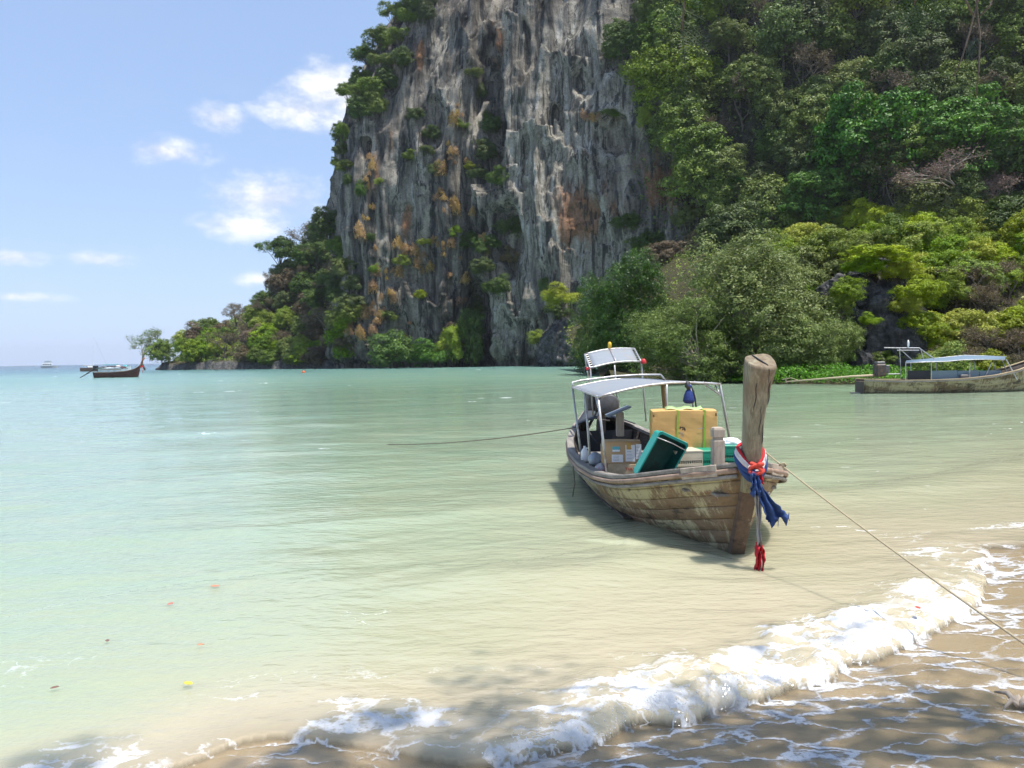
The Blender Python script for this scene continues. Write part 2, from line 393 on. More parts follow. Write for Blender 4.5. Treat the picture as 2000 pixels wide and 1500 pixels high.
# the open sea to the left is deeper and clearer than the silty cove
wobc = wobc + np.clip(-(Xw - .6) * 1.3, 0, 6) * sstep(0, 1.5, D)
q = np.log10(1 + np.clip(wobc, 0, None)) / math.log10(1001)
me = mesh_np('sea', np.stack([Xw, Yw, Z], -1).reshape(-1, 3), grid_faces(len(yr), NC)[:, ::-1], attrs={'deep': q, 'foam': foam, 'thick': thick, 'far': sstep(10, 120, Yw)})
m, t, o = newmat('sea_water'); pos = nd(t, 'NewGeometry').outputs['Position']
deep, foamA, thk, farA = (nd(t, 'Attribute', attribute_name=k).outputs['Fac'] for k in ('deep', 'foam', 'thick', 'far'))
L_ = lambda d: math.log10(1 + d) / math.log10(1001)
body = ramp(t, deep, [(0, (.45, .385, .275)), (L_(1.2), (.42, .375, .262)), (L_(2.8), (.37, .37, .25)), (L_(7), (.305, .365, .25)), (L_(20), (.24, .34, .235)), (L_(60), (.175, .31, .22)), (L_(150), (.115, .265, .24)), (L_(260), (.03, .14, .17)), (L_(600), (.010, .065, .11)), (1, (.008, .055, .10))])
silt = noise(t, mapping(t, pos, (.5, .8, 1)), 1.4, 5, .6, .6)
body = mixc(t, mrange(t, silt, .3, .75, 0, .30), body, (.37, .35, .23))
# bump
n1 = noise(t, mapping(t, pos, (1.0, 1.7, 1)), 4.5, 3, .6); n2 = noise(t, mapping(t, pos, (.6, 1.6, 1)), .9, 4, .6); n3 = noise(t, mapping(t, pos, (.5, 1.2, 1)), .16, 4, .65)
h = mth(t, 'ADD', mth(t, 'MULTIPLY', n1, mrange(t, farA, 0, 1, .022, .02)), mth(t, 'ADD', mth(t, 'MULTIPLY', n2, mrange(t, farA, 0, 1, .055, .26)), mth(t, 'MULTIPLY', n3, mrange(t, farA, 0, 1, 0, .9))))
bm = nd(t, 'Bump', {'Strength': .8, 'Distance': 1.0, 'Height': h}).outputs[0]
wat = nd(t, 'BsdfPrincipled', {'Base Color': body, 'Roughness': mrange(t, farA, 0, 1, .07, .22), 'IOR': 1.333, 'Normal': bm, 'Subsurface Weight': .85, 'Subsurface Radius': (.30, .34, .30), 'Subsurface Scale': 1.0}, subsurface_method='BURLEY')
alpha = mrange(t, thk, .0, .085, .14, 1.0)
clear = nd(t, 'BsdfTransparent', {'Color': (.97, .96, .93, 1)})
wsh = nd(t, 'MixShader', {0: alpha, 1: clear.outputs[0], 2: wat.outputs[0]})
# foam: warped cells whose walls thicken as the foam gets denser
ang = math.atan2(front[16][1] - front[8][1], front[16][0] - front[8][0])
wv = nd(t, 'TexNoise', {'Vector': pos, 'Scale': 2.6, 'Detail': 4, 'Roughness': .6}).outputs['Color']
wv2 = nd(t, 'VectorMath', {0: wv, 1: (.5, .5, .5)}, operation='SUBTRACT').outputs[0]
wv3 = nd(t, 'VectorMath', {0: wv2, 'Scale': .55}, operation='SCALE').outputs[0]
fp = nd(t, 'VectorMath', {0: pos, 1: wv3}, operation='ADD').outputs[0]
fp = mapping(t, fp, (.62, 1.5, 0), rot=(0, 0, -.42))
v1 = nd(t, 'TexVoronoi', {'Vector': fp, 'Scale': 2.9}, feature='DISTANCE_TO_EDGE').outputs['Distance']
v2 = nd(t, 'TexVoronoi', {'Vector': fp, 'Scale': 9.0}, feature='DISTANCE_TO_EDGE').outputs['Distance']
fn_ = noise(t, pos, 3.1, 4, .7); ff = noise(t, pos, 34, 3, .7)
f_eff = mth(t, 'MULTIPLY', foamA, mrange(t, fn_, .30, .62, .45, 1.25))
th1 = mth(t, 'MULTIPLY', f_eff, .36); th1 = mth(t, 'SUBTRACT', th1, .035)
k1 = mth(t, 'MULTIPLY', mrange(t, mth(t, 'SUBTRACT', mth(t, 'ADD', th1, mth(t, 'MULTIPLY', mth(t, 'SUBTRACT', ff, .5), .10)), v1), -.02, .075), mrange(t, noise(t, pos, 1.3, 3, .6), .34, .52, .25, 1.0))
k2 = mrange(t, mth(t, 'SUBTRACT', mth(t, 'SUBTRACT', mth(t, 'MULTIPLY', f_eff, .7), .22), v2), -.02, .06)
f3 = noise(t, pos, 95, 3, .75)
k3 = mrange(t, mth(t, 'ADD', mth(t, 'ADD', f_eff, mth(t, 'MULTIPLY', mth(t, 'SUBTRACT', f3, .5), 1.5)), mth(t, 'MULTIPLY', mth(t, 'SUBTRACT', ff, .5), 1.5)), .42, 1.35)
k3 = mth(t, 'MULTIPLY', k3, mrange(t, mth(t, 'SUBTRACT', v2, mth(t, 'MULTIPLY', mth(t, 'SUBTRACT', f_eff, .55), .5)), .02, .30, 1.0, .30))
fm = mth(t, 'MAXIMUM', mth(t, 'MULTIPLY', k1, mrange(t, ff, .28, .5, .45, 1)), mth(t, 'MAXIMUM', mth(t, 'MULTIPLY', k2, .75), k3), clamp=True)
fb = nd(t, 'Bump', {'Strength': .7, 'Distance': .02, 'Height': mth(t, 'ADD', ff, mth(t, 'MULTIPLY', f3, .6))}).outputs[0]
fsh = nd(t, 'BsdfPrincipled', {'Base Color': (.70, .71, .72, 1), 'Roughness': .5, 'Normal': fb, 'Specular IOR Level': .5})
fin = nd(t, 'MixShader', {0: mth(t, 'MULTIPLY', fm, .9), 1: wsh.outputs[0], 2: fsh.outputs[0]})
t.links.new(fin.outputs[0], o.inputs[0])
tag(link('sea', me, m), kind='structure')

# droplets thrown up along the breaking front
ii = np.argwhere((fo_band > .55) & (edge > .6) & (Xw > -.2) & (Xw < 4.4) & (Yw < 9)); gs = np.random.default_rng(9); ii = ii[gs.integers(0, len(ii), 900)]
dc = np.stack([Xw[ii[:, 0], ii[:, 1]], Yw[ii[:, 0], ii[:, 1]], Z[ii[:, 0], ii[:, 1]]], 1) + gs.normal(size=(900, 3)) * (.04, .04, 0) + np.stack([gs.uniform(0, .02, 900), gs.uniform(-.03, .0, 900), gs.uniform(0, 1, 900) ** 4 * .11 + .006], 1)
dr = gs.uniform(.0012, .0045, 900)[:, None, None]; oct_ = np.array([(1, 0, 0), (-1, 0, 0), (0, 1, 0), (0, -1, 0), (0, 0, 1.4), (0, 0, -1.4)], float)
dv = (dc[:, None, :] + oct_[None] * dr).reshape(-1, 3); df = np.array([(0, 2, 4), (2, 1, 4), (1, 3, 4), (3, 0, 4), (2, 0, 5), (1, 2, 5), (3, 1, 5), (0, 3, 5)]); df = (df[None] + np.arange(900)[:, None, None] * 6).reshape(-1, 3)
tag(link('spray_droplets', mesh_np('spray_droplets', dv, df), simple('spray_white', (.8, .82, .84), .2, .05)), 'fine droplets thrown up along the breaking wave', 'spray', kind='stuff')

# ================================================================ cliff
cl = np.array([(-6, 360), (-26, 300), (-40, 252), (-46.5, 222), (-45.5, 207), (-39, 200), (-27, 197), (-15, 194), (-9, 196), (-3, 187), (8, 184), (17, 180), (26, 172), (36, 160), (50, 143), (66, 130), (84, 116), (110, 98), (150, 70)], float)
lean_c = np.array([.10, .10, .10, .06, .05, .05, .05, .05, .05, .03, .03, .04, .10, .25, .42, .52, .58, .62, .65])
CB = smooth_poly(cl, 10); ln = np.interp(np.linspace(0, len(cl) - 1, len(CB)), np.arange(len(cl)), lean_c)
arc = np.concatenate([[0], np.cumsum(np.linalg.norm(np.diff(CB, axis=0), axis=1))])
dens = np.interp(arc, [0, 120, 150, 300, 330, arc[-1]], [.3, .6, 3.0, 3.0, 1.6, .8])
cum = np.concatenate([[0], np.cumsum(np.diff(arc) * (dens[1:] + dens[:-1]) / 2)])
NU = 640; U = np.interp(np.linspace(0, cum[-1], NU), cum, arc)
bx_, by_ = np.interp(U, arc, CB[:, 0]), np.interp(U, arc, CB[:, 1]); lean_u = np.interp(U, arc, ln)
tx, ty = np.gradient(bx_, U), np.gradient(by_, U); tl = np.hypot(tx, ty); nx_, ny_ = ty / tl, -tx / tl     # outward normal
kk = np.ones(31) / 31
nx_, ny_ = (np.convolve(np.pad(q_, 15, mode='edge'), kk, 'valid') for q_ in (nx_, ny_))
NV = 330; V = np.concatenate([np.linspace(-4, 100, NV - 10), np.linspace(101, 122, 10)])
uu, vv = np.meshgrid(U, V, indexing='ij')
leanm = lean_u[:, None] * np.clip(vv, 0, None)
# rounding of the left shoulder, as the skyline shows
rnd_ = np.interp(vv, [-5, 45, 52, 58, 65, 72, 80, 88, 95, 122], [0, 0, .5, 1.5, 3.5, 6, 8.5, 12, 16, 34])
leftness = np.interp(uu, [0, 110, 165, 190, 230, 400], [1, 1, 1, .55, .12, .12])
disp = 4.6 * fbm(uu / 19, vv / 75, oct=2, seed=101) + 2.8 * ridged(uu / 9, vv / 60, oct=2, seed=103) + 1.2 * ridged(uu / 3.6 + .35 * fbm(uu / 8, vv / 9, seed=3), vv / 22, oct=3, seed=105) + .55 * fbm(uu / 1.1, vv / 5, oct=3, seed=107)
disp += 1.2 * fbm(uu / 10, vv / 9, oct=3, seed=109)
saw = np.mod(vv / 17 + .9 * fbm(uu / 7, vv / 40, oct=3, seed=111), 1.0)
disp += 3.2 * (saw ** 2.4) * sstep(-.1, .4, fbm(uu / 13, vv / 20, seed=113))
saw2 = np.mod(vv / 6.5 + 1.1 * fbm(uu / 2.6, vv / 12, oct=3, seed=115), 1.0)
disp += .9 * (saw2 ** 2) * sstep(-.2, .3, fbm(uu / 9, vv / 11, seed=117))
disp -= 2.4 * np.exp(-((vv - .6) / 1.5) ** 2) * (1 + .4 * vn(uu / 2, uu * 0, seed=119))
px_ = bx_[:, None] + nx_[:, None] * (disp - leanm - rnd_ * (1 - leftness) * .6) + rnd_ * leftness
py_ = by_[:, None] + ny_[:, None] * (disp - leanm - rnd_ * (1 - leftness) * .6) + rnd_ * leftness * .5
C3 = np.stack([px_, py_, vv], -1)
# hollows seen in the face
pp = project(C3.reshape(-1, 3)).reshape(NU, NV, 2)
for cx, cy, rx, ry, dp in [(1192, 262, 36, 44, 5.5), (1085, 235, 16, 34, 3), (1300, 330, 26, 50, 3), (1020, 90, 16, 60, 3), (1178, 640, 22, 40, 5), (712, 285, 12, 22, 4), (932, 640, 26, 90, 6), (955, 230, 30, 150, 7), (975, 470, 48, 80, 4.5), (845, 240, 30, 50, 2.5), (1140, 130, 26, 60, 2.5), (1290, 245, 30, 40, 2.5), (1060, 640, 14, 40, 2)]:
    e = ((pp[..., 0] - cx) / rx) ** 2 + ((pp[..., 1] - cy) / ry) ** 2
    e = e + .45 * fbm(uu / 2.2, vv / 5, oct=2, seed=int(cx))
    k = dp * sstep(1.25, .35, e) * (py_ < 230)
    C3[..., 0] -= nx_[:, None] * k; C3[..., 1] -= ny_[:, None] * k
def blobm(l):
    r_ = np.zeros((NU, NV))
    for cx, cy, rx, ry, a in l: r_ = np.maximum(r_, a * np.exp(-(((pp[..., 0] - cx) / rx) ** 2 + ((pp[..., 1] - cy) / ry) ** 2)))
    return r_
pale = blobm([(1080, 330, 105, 200, 1), (1130, 150, 90, 140, 1), (1000, 620, 60, 90, .7), (800, 370, 40, 70, .5), (1170, 470, 70, 110, .85), (870, 200, 60, 130, .5), (745, 540, 14, 100, .6), (1010, 560, 35, 90, .7)])
rust = blobm([(1130, 430, 55, 75, 1), (1200, 400, 40, 50, .6), (870, 420, 30, 60, .5), (1290, 370, 50, 60, .9), (820, 105, 12, 40, 1), (975, 85, 16, 45, 1), (795, 420, 16, 50, .8), (765, 280, 10, 35, .7), (735, 300, 12, 90, .6), (1250, 330, 60, 60, .5), (1080, 400, 16, 40, .6), (955, 130, 14, 130, .5)])
me = mesh_np('cliff', C3.reshape(-1, 3), grid_faces(NU, NV), attrs={'pale': pale.ravel(), 'rust': rust.ravel(), 'veg': (lean_u[:, None] + 0 * vv > .2).astype(float).ravel() * 1.0})
m, t, o = newmat('limestone'); pos = nd(t, 'NewGeometry').outputs['Position']
paleA, rustA, vegA = (nd(t, 'Attribute', attribute_name=k).outputs['Fac'] for k in ('pale', 'rust', 'veg'))
wn = nd(t, 'TexNoise', {'Vector': mapping(t, pos, (.12, .12, .06)), 'Scale': 1, 'Detail': 3}).outputs['Color']
wp = nd(t, 'VectorMath', {0: pos, 1: nd(t, 'VectorMath', {0: wn, 'Scale': 4.0}, operation='SCALE').outputs[0]}, operation='ADD').outputs[0]
st1 = noise(t, mapping(t, wp, (.30, .30, .026)), 1, 6, .66); st2 = noise(t, mapping(t, wp, (.62, .62, .035)), 1, 6, .68); st3 = noise(t, mapping(t, wp, (.22, .22, .05)), 1, 4, .6)
mot = noise(t, pos, .5, 7, .65); fine = noise(t, pos, 2.2, 6, .7)
base = ramp(t, st1, [(.35, (.042, .039, .036)), (.44, (.13, .118, .102)), (.53, (.245, .22, .182)), (.63, (.42, .375, .30))])
palec = ramp(t, st2, [(.35, (.07, .068, .062)), (.44, (.24, .22, .18)), (.53, (.42, .385, .31)), (.64, (.58, .56, .50))])
pf = mth(t, 'MULTIPLY', mrange(t, mth(t, 'ADD', mth(t, 'MULTIPLY', paleA, 1.0), mth(t, 'MULTIPLY', mth(t, 'SUBTRACT', st3, .5), 1.3)), .15, .6), .9)
cc = mixc(t, pf, base, palec)
rf = mrange(t, mth(t, 'ADD', mth(t, 'MULTIPLY', rustA, .7), mth(t, 'MULTIPLY', mth(t, 'SUBTRACT', noise(t, mapping(t, wp, (.3, .3, .08), (7, 3, 1)), 1, 5, .65), .5), 1.5)), .26, .58)
cc = mixc(t, mth(t, 'MULTIPLY', rf, .85), cc, (.30, .15, .075))
blk = mrange(t, noise(t, mapping(t, wp, (.8, .8, .045), (3, 9, 2)), 1, 6, .68), .52, .60)
cc = mixc(t, mth(t, 'MULTIPLY', blk, .82), cc, (.035, .037, .038))
cc = mixc(t, mrange(t, fine, .35, .75, 0, .5), cc, (.10, .10, .095), 'MULTIPLY')
cc = mixc(t, mrange(t, mot, .56, .66, 0, .6), cc, (.055, .062, .035))
cc = mixc(t, mth(t, 'MULTIPLY', vegA, mrange(t, mot, .35, .5, .5, .95)), cc, (.035, .038, .02))
b = nd(t, 'Bump', {'Strength': 1.0, 'Distance': .9, 'Height': mth(t, 'ADD', mth(t, 'MULTIPLY', st2, .6), mth(t, 'MULTIPLY', fine, .5))}).outputs[0]
p = nd(t, 'BsdfPrincipled', {'Base Color': cc, 'Roughness': .9, 'Normal': b, 'Specular IOR Level': .2})
t.links.new(p.outputs[0], o.inputs[0]); ROCK = m
tag(link('cliff', me, m), kind='structure')

# ================================================================ headland (left) and knoll (right)
def terrain_mat(name, c1, c2, c3):
    m, t, o = newmat(name); pos = nd(t, 'NewGeometry').outputs['Position']
    n = noise(t, pos, .35, 7, .65); n2 = noise(t, pos, 1.6, 6, .7); rk = nd(t, 'Attribute', attribute_name='rock').outputs['Fac']
    cc = mixc(t, mrange(t, n, .35, .65), c1, c2); rc = ramp(t, n2, [(.3, (.05, .048, .045)), (.55, (.14, .135, .125)), (.75, (.26, .25, .235))])
    cc = mixc(t, rk, mixc(t, n2, cc, c3), rc)
    b = nd(t, 'Bump', {'Strength': 1, 'Distance': .5, 'Height': n2}).outputs[0]
    p = nd(t, 'BsdfPrincipled', {'Base Color': cc, 'Roughness': .95, 'Normal': b, 'Specular IOR Level': .1}); t.links.new(p.outputs[0], o.inputs[0]); return m
hx, hy = np.meshgrid(np.linspace(-122, -30, 180), np.linspace(196, 320, 150), indexing='ij')
yf = np.interp(hx, [-122, -114, -108, -95, -75, -50, -38, -30], [268, 253, 246, 236, 222, 207, 201, 199]) + 2.5 * fbm(hx / 7, hx * 0, oct=3, seed=131)
hh = np.interp(hx, [-122, -115, -106, -96, -84, -77, -73, -63, -55, -30], [-3, 1, 7, 13.5, 17, 23, 27, 34, 37, 42])
s_ = hy - yf
hz_ = -2 + np.where(s_ > 0, 0, 0) + 4.0 * sstep(-.6, 1.2, s_ + 1.2 * fbm(hx / 2, hy / 2, oct=3, seed=132)) * np.clip(hh / 8 + .25, .1, 1) + np.clip(hh, 0, 99) * sstep(0, 36, s_) * (1 - .8 * sstep(45, 85, s_)) + 1.0 * fbm(hx / 6, hy / 6, oct=4, seed=133)
me = mesh_np('headland', np.stack([hx, hy, hz_], -1).reshape(-1, 3), grid_faces(*hx.shape), attrs={'rock': (1 - sstep(1.0, 3.0, s_)).ravel()})
GROUNDM = terrain_mat('forest_floor', (.06, .055, .03), (.05, .06, .02), (.10, .085, .05))
tag(link('headland', me, GROUNDM), kind='structure')
H3 = np.stack([hx, hy, hz_], -1)
kx, ky = np.meshgrid(np.linspace(9, 120, 200), np.linspace(42, 130, 150), indexing='ij')
ksh = np.interp(kx, [9, 14, 18, 24, 34, 50, 120], [66, 60, 52, 48.5, 47.5, 47, 48]) + 1.2 * fbm(kx / 3, kx * 0, oct=3, seed=141)
ks = ky - ksh
kz = -1.2 + 1.7 * sstep(-1.5, 2.0, ks) + 10.5 * sstep(4, 22, ks) * sstep(16, 38, kx + .12 * (ky - 50)) + 1.1 * fbm(kx / 5, ky / 5, oct=4, seed=142) * sstep(1, 8, ks) + np.clip(ks - 24, 0, 99) * .12
me = mesh_np('knoll', np.stack([kx, ky, kz], -1).reshape(-1, 3), grid_faces(*kx.shape), attrs={'rock': np.zeros(kx.size)})
tag(link('knoll', me, GROUNDM), kind='structure')
K3 = np.stack([kx, ky, kz], -1)
ALLP = np.concatenate([C3[:, V > -1].reshape(-1, 3), H3[H3[..., 2] > -.2], K3[K3[..., 2] > -.2]]); ALLQ = project(ALLP)
def surf(px, py, rad=7):                   # nearest terrain point seen through a photo pixel
    d = np.abs(ALLQ - (px, py)).max(1); i = np.where(d < rad)[0]
    if len(i) == 0: return surf(px, py, rad * 2) if rad < 200 else None
    j = i[np.argmin(ALLP[i, 1])]; return ALLP[j]

# ================================================================ vegetation
def leaf_mesh(name, cen, nor, size, tone, aspect=.55, droop=0.0, seed=0):
    g = np.random.default_rng(seed); n = len(cen)
    nor = nor / (np.linalg.norm(nor, axis=1, keepdims=True) + 1e-9)
    r_ = g.normal(size=(n, 3)); a = np.cross(nor, r_); a /= np.linalg.norm(a, axis=1, keepdims=True) + 1e-9
    a[:, 2] -= droop; a /= np.linalg.norm(a, axis=1, keepdims=True) + 1e-9
    b = np.cross(nor, a); s = size[:, None] * .5
    fold = nor * s * .25
    v = np.stack([cen - a * s, cen + b * s * aspect - a * s * .1 + fold, cen + a * s, cen - b * s * aspect - a * s * .1 + fold], 1).reshape(-1, 3)
    f = np.arange(n * 4).reshape(n, 4)
    return mesh_np(name, v, f, smooth=False, attrs={'tone': np.repeat(tone, 4)})
def sph(g, n):
    v = g.normal(size=(n, 3)); return v / np.linalg.norm(v, axis=1, keepdims=True)
def crown(name, seed, n=9000, lobes=11, puffs=14, leaf=.036, spread=.36, zc=.64, rz=.33, lr=(.16, .24), pr=(.05, .085), aspect=.6, flat=1.0, bottom=-.35, droop=0., loose=.3):
    g = np.random.default_rng(seed)
    d = sph(g, lobes * 4); d = d[d[:, 2] > bottom][:lobes]; lobes = len(d)
    rad = g.uniform(.45, 1.0, lobes)[:, None]
    lc = d * rad * (spread, spread, rz) * (.72) + (0, 0, zc); lrad = g.uniform(*lr, lobes)
    lc[:, 2] = np.clip(lc[:, 2], lrad * .7, 1 - lrad * flat * .95)
    pd = sph(g, lobes * puffs); pi = np.repeat(np.arange(lobes), puffs)
    pd[:, 2] = np.where(pd[:, 2] < -.6, -pd[:, 2], pd[:, 2])
    pc = lc[pi] + pd * lrad[pi][:, None] * (1, 1, flat) * g.uniform(.75, 1.08, len(pi))[:, None]; prad = g.uniform(*pr, len(pi)); ptone = g.uniform(0, 1, len(pi))
    li = g.integers(0, len(pi), n); ld = sph(g, n); ld[:, 2] = np.where(ld[:, 2] < -.5, -ld[:, 2] * .6, ld[:, 2])
    cen = pc[li] + ld * prad[li][:, None] * g.uniform(.45, 1.12, n)[:, None] * (1.1, 1.1, 1.0)
    lo = g.random(n) < loose; cen = np.where(lo[:, None], lc[pi[li]] + sph(g, n) * lrad[pi[li]][:, None] * g.uniform(.5, 1.2, n)[:, None] * (1, 1, flat), cen)
    nor = ld + pd[li] * .8 + g.normal(size=(n, 3)) * .32 + (0, 0, .3)
    tone = np.clip(ptone[li] * .55 + g.uniform(0, 1, n) ** 1.5 * .5, 0, 1)
    me = leaf_mesh(name, cen, nor, leaf * g.uniform(.6, 1.35, n), tone, aspect, droop, seed)
    return me, lc, lrad
def trunk_mesh(name, seed, lc, r0=.022, lean=(0, 0), stems=1, base_sp=0.0, fork=.35):
    g = random.Random(seed); mb = MB()
    for s in range(stems):
        a = g.uniform(0, 6.28); bx0 = Vector((math.cos(a) * base_sp, math.sin(a) * base_sp, -.04))
        top = Vector((lean[0] + math.cos(a) * base_sp * 2, lean[1] + math.sin(a) * base_sp * 2, fork))
        mid = (bx0 + top) / 2 + Vector((g.uniform(-.02, .02), g.uniform(-.02, .02), 0))
        mb.tube([bx0, mid, top], [r0, r0 * .8, r0 * .65], 6)
        for i, c in enumerate(lc):
            if i % stems != s: continue
            c = Vector(c); m = top.lerp(c, .5) + Vector((g.uniform(-.03, .03), g.uniform(-.03, .03), g.uniform(-.02, .05)))
            mb.tube([top - Vector((0, 0, .03)), m, c], [r0 * .5, r0 * .3, r0 * .12], 5, cap=False)
    return mb.mesh(name, True)
def bare_tree(name, seed, levels=5, spread=.75, r0=.02, up=.35, first=.3):
    g = random.Random(seed); mb = MB(); tips = []
    def grow(p, d, L, r, lv):
        q = p + d * L; m = p.lerp(q, .5) + Vector((g.uniform(-1, 1), g.uniform(-1, 1), g.uniform(-1, 1))) * L * .08
        mb.tube([p, m, q], [r, r * .85, r * .65], 5 if lv > 2 else 4, cap=False)
        if lv == 0: tips.append(q); return
        for k in range(3 if lv > 1 else 4):
            nd_ = (d + Vector((g.gauss(0, spread), g.gauss(0, spread), g.gauss(up * .5, .35)))).normalized()
            grow(q if k else m.lerp(q, .6), nd_, L * g.uniform(.6, .82), r * .6, lv - 1)
        tips.append(q)
    grow(Vector((0, 0, -.03)), Vector((g.uniform(-.15, .15), g.uniform(-.15, .15), 1)).normalized(), first, r0, levels)
    v = np.array(mb.v); top = v[:, 2].max(); mb.v = [tuple(x) for x in (v / top)]
    return mb.mesh(name, True), np.array([tuple(x) for x in tips]) / top
def tip_leaves(name, tips, seed, per=5, leaf=.02, jit=.03):
    g = np.random.default_rng(seed); c = np.repeat(tips, per, 0); n = len(c)
    return leaf_mesh(name, c + g.normal(size=(n, 3)) * jit, g.normal(size=(n, 3)) + (0, 0, .5), leaf * g.uniform(.6, 1.3, n), g.uniform(0, 1, n), .6, 0, seed)

PROTO = {}
for i in range(4):
    me, lc, lr_ = crown('forest_crown', 200 + i, n=13000, lobes=16 + i, puffs=13, leaf=.037, loose=.15, spread=.5, zc=.5, rz=.5, lr=(.15, .25), bottom=-.75); PROTO['forest%d' % i] = (me, trunk_mesh('forest_trunk', 200 + i, lc))
for i in range(2):
    me, lc, lr_ = crown('broad_crown', 220 + i, n=26000, lobes=30, puffs=15, leaf=.029, loose=.12, spread=.56, zc=.5, rz=.56, lr=(.12, .2), pr=(.04, .065), aspect=.75, bottom=-.9); PROTO['broad%d' % i] = (me, trunk_mesh('broad_trunk', 220 + i, lc))
for i in range(3):
    me, lc, lr_ = crown('shrub_crown', 240 + i, n=15000, lobes=20, puffs=13, leaf=.036, loose=.15, spread=.62, zc=.42, rz=.56, lr=(.13, .22), pr=(.055, .09), bottom=-.8); PROTO['shrub%d' % i] = (me, trunk_mesh('shrub_stem', 240 + i, lc, .016, stems=3, base_sp=.05, fork=.2))
for i in range(2):
    me, lc, lr_ = crown('layered_crown', 260 + i, n=9000, lobes=11, puffs=11, leaf=.035, spread=.55, zc=.7, rz=.32, lr=(.13, .2), pr=(.045, .075), flat=.55, bottom=-.7); PROTO['layer%d' % i] = (me, trunk_mesh('layered_trunk', 260 + i, lc, .02, lean=(-.05, 0), fork=.4))
for i in range(2):
    me, lc, lr_ = crown('mangrove_crown', 280 + i, n=56000, lobes=52, puffs=16, leaf=.017, spread=.62, zc=.46, rz=.6, lr=(.10, .17), pr=(.028, .05), aspect=.55, bottom=-1); PROTO['mangrove%d' % i] = (me, trunk_mesh('mangrove_trunk', 280 + i, lc, .016, stems=5, base_sp=.06, fork=.22))
for i in range(2):
    tk, tips = bare_tree('bare_trunk', 300 + i); PROTO['bare%d' % i] = (tip_leaves('sparse_crown', tips, 300 + i, 5, .026, .025), tk)
tk, tips = bare_tree('lone_trunk', 311, 5, .8, .022, .25, .36); PROTO['lone'] = (tip_leaves('lone_crown', tips, 311, 6, .026, .03), tk)
# dry tufts that hang on the rock
def tuft(seed):
    g = np.random.default_rng(seed); n = 320; a = g.uniform(0, 6.28, n); rr_ = g.uniform(0, 1, n) ** .7 * .55
    c = np.stack([np.cos(a) * rr_, np.sin(a) * rr_, .45 - rr_ * .8 + g.uniform(-.35, .25, n)], 1)
    return leaf_mesh('dry_blades', c, np.stack([np.cos(a), np.sin(a), np.full(n, .6)], 1) + g.normal(size=(n, 3)) * .3, g.uniform(.14, .36, n), g.uniform(0, 1, n), .22, .8, seed)
TUFT = [tuft(330 + i) for i in range(3)]

def plant(name, label, cat, group, proto, pos, w, h, mat, bark=BARK, rot=None, tilt=(0, 0)):
    o = bpy.data.objects.new(name, None); col.objects.link(o); o.empty_display_size = .2
    o.location = tuple(float(x) for x in pos); o.rotation_euler = (tilt[0], tilt[1], random.uniform(0, 6.28) if rot is None else rot); o.scale = (w, w, h)
    tag(o, label, cat, group)
    cme, tme = PROTO[proto]
    for nm, me, mt in (('trunk', tme, bark), ('crown', cme, mat)):
        c = bpy.data.objects.new(nm, me); col.objects.link(c); c.parent = o
        if not me.materials: me.materials.append(mt)
        c.material_slots[0].link = 'OBJECT'; c.material_slots[0].material = mt
    return o
def at_pix(name, label, cat, group, proto, px, py, wpx, hpx, mat, Y=None, bark=BARK, rot=None, sink=.10, tilt=(0, 0)):
    q = surf(px, py) if Y is None else np.array(P(px, py, Y))
    k = q[1] / F; return plant(name, label, cat, group, proto, q - np.array((0, 0, sink * hpx * k)), wpx * k, hpx * k, LEAF[mat], bark, rot, tilt)

AUTO = []
# --- individual trees and shrubs one can point to
at_pix('leaning_tree', 'thin sparse tree leaning out over the water at the headland tip', 'tree', None, 'lone', 283, 716, 92, 74, 'mangrove', Y=247, bark=BARK_PALE, rot=.5, tilt=(0, -.28))
at_pix('mangrove_tree', 'largest grey green mangrove directly behind the moored wooden boat', 'tree', 'mangroves along the cove', 'mangrove0', 1478, 742, 350, 325, 'mangrove', Y=60, bark=BARK_PALE, rot=.4)
at_pix('mangrove_tree', 'low grey green mangrove overhanging the water left of the tallest mangrove', 'tree', 'mangroves along the cove', 'mangrove1', 1345, 741, 235, 215, 'mangrove', Y=57, bark=BARK_PALE, rot=1.4)
at_pix('mangrove_tree', 'grey green mangrove next to the dark rock outcrop', 'tree', 'mangroves along the cove', 'mangrove1', 1585, 744, 190, 190, 'mangrove', Y=56, bark=BARK_PALE, rot=3.3)
at_pix('mangrove_tree', 'tall dark green mangrove between the cliff and the grey green mangroves', 'tree', 'mangroves along the cove', 'mangrove0', 1232, 722, 185, 268, 'mangrove_dark', Y=84, rot=2.2)
at_pix('mangrove_tree', 'smaller dark green mangrove at the foot of the cliff', 'tree', 'mangroves along the cove', 'mangrove1', 1168, 716, 130, 180, 'mangrove_dark', Y=92, rot=5.2)
at_pix('broadleaf_tree', 'largest bright green round tree halfway up the jungle slope', 'tree', None, 'broad0', 1692, 395, 240, 262, 'bright', rot=.7)
at_pix('broadleaf_tree', 'bright green round tree right of the largest one on the slope', 'tree', None, 'broad1', 1893, 345, 205, 185, 'bright', rot=2.1)
at_pix('broadleaf_tree', 'bright green low tree at the left foot of the largest round tree', 'tree', None, 'broad1', 1600, 425, 150, 110, 'bright', rot=4.0)
at_pix('bare_tree', 'wide leafless reddish tree below the bright green round trees', 'tree', None, 'bare0', 1835, 430, 190, 140, 'rust', bark=BARK_PALE, rot=.3)
at_pix('bare_tree', 'reddish leafless tree at the right edge of the slope', 'tree', None, 'bare1', 1950, 440, 140, 120, 'rust', bark=BARK_PALE, rot=1.3)
at_pix('dry_tree', 'brown dry tree on the headland ridge', 'tree', None, 'bare1', 603, 505, 95, 85, 'brown', rot=.2)
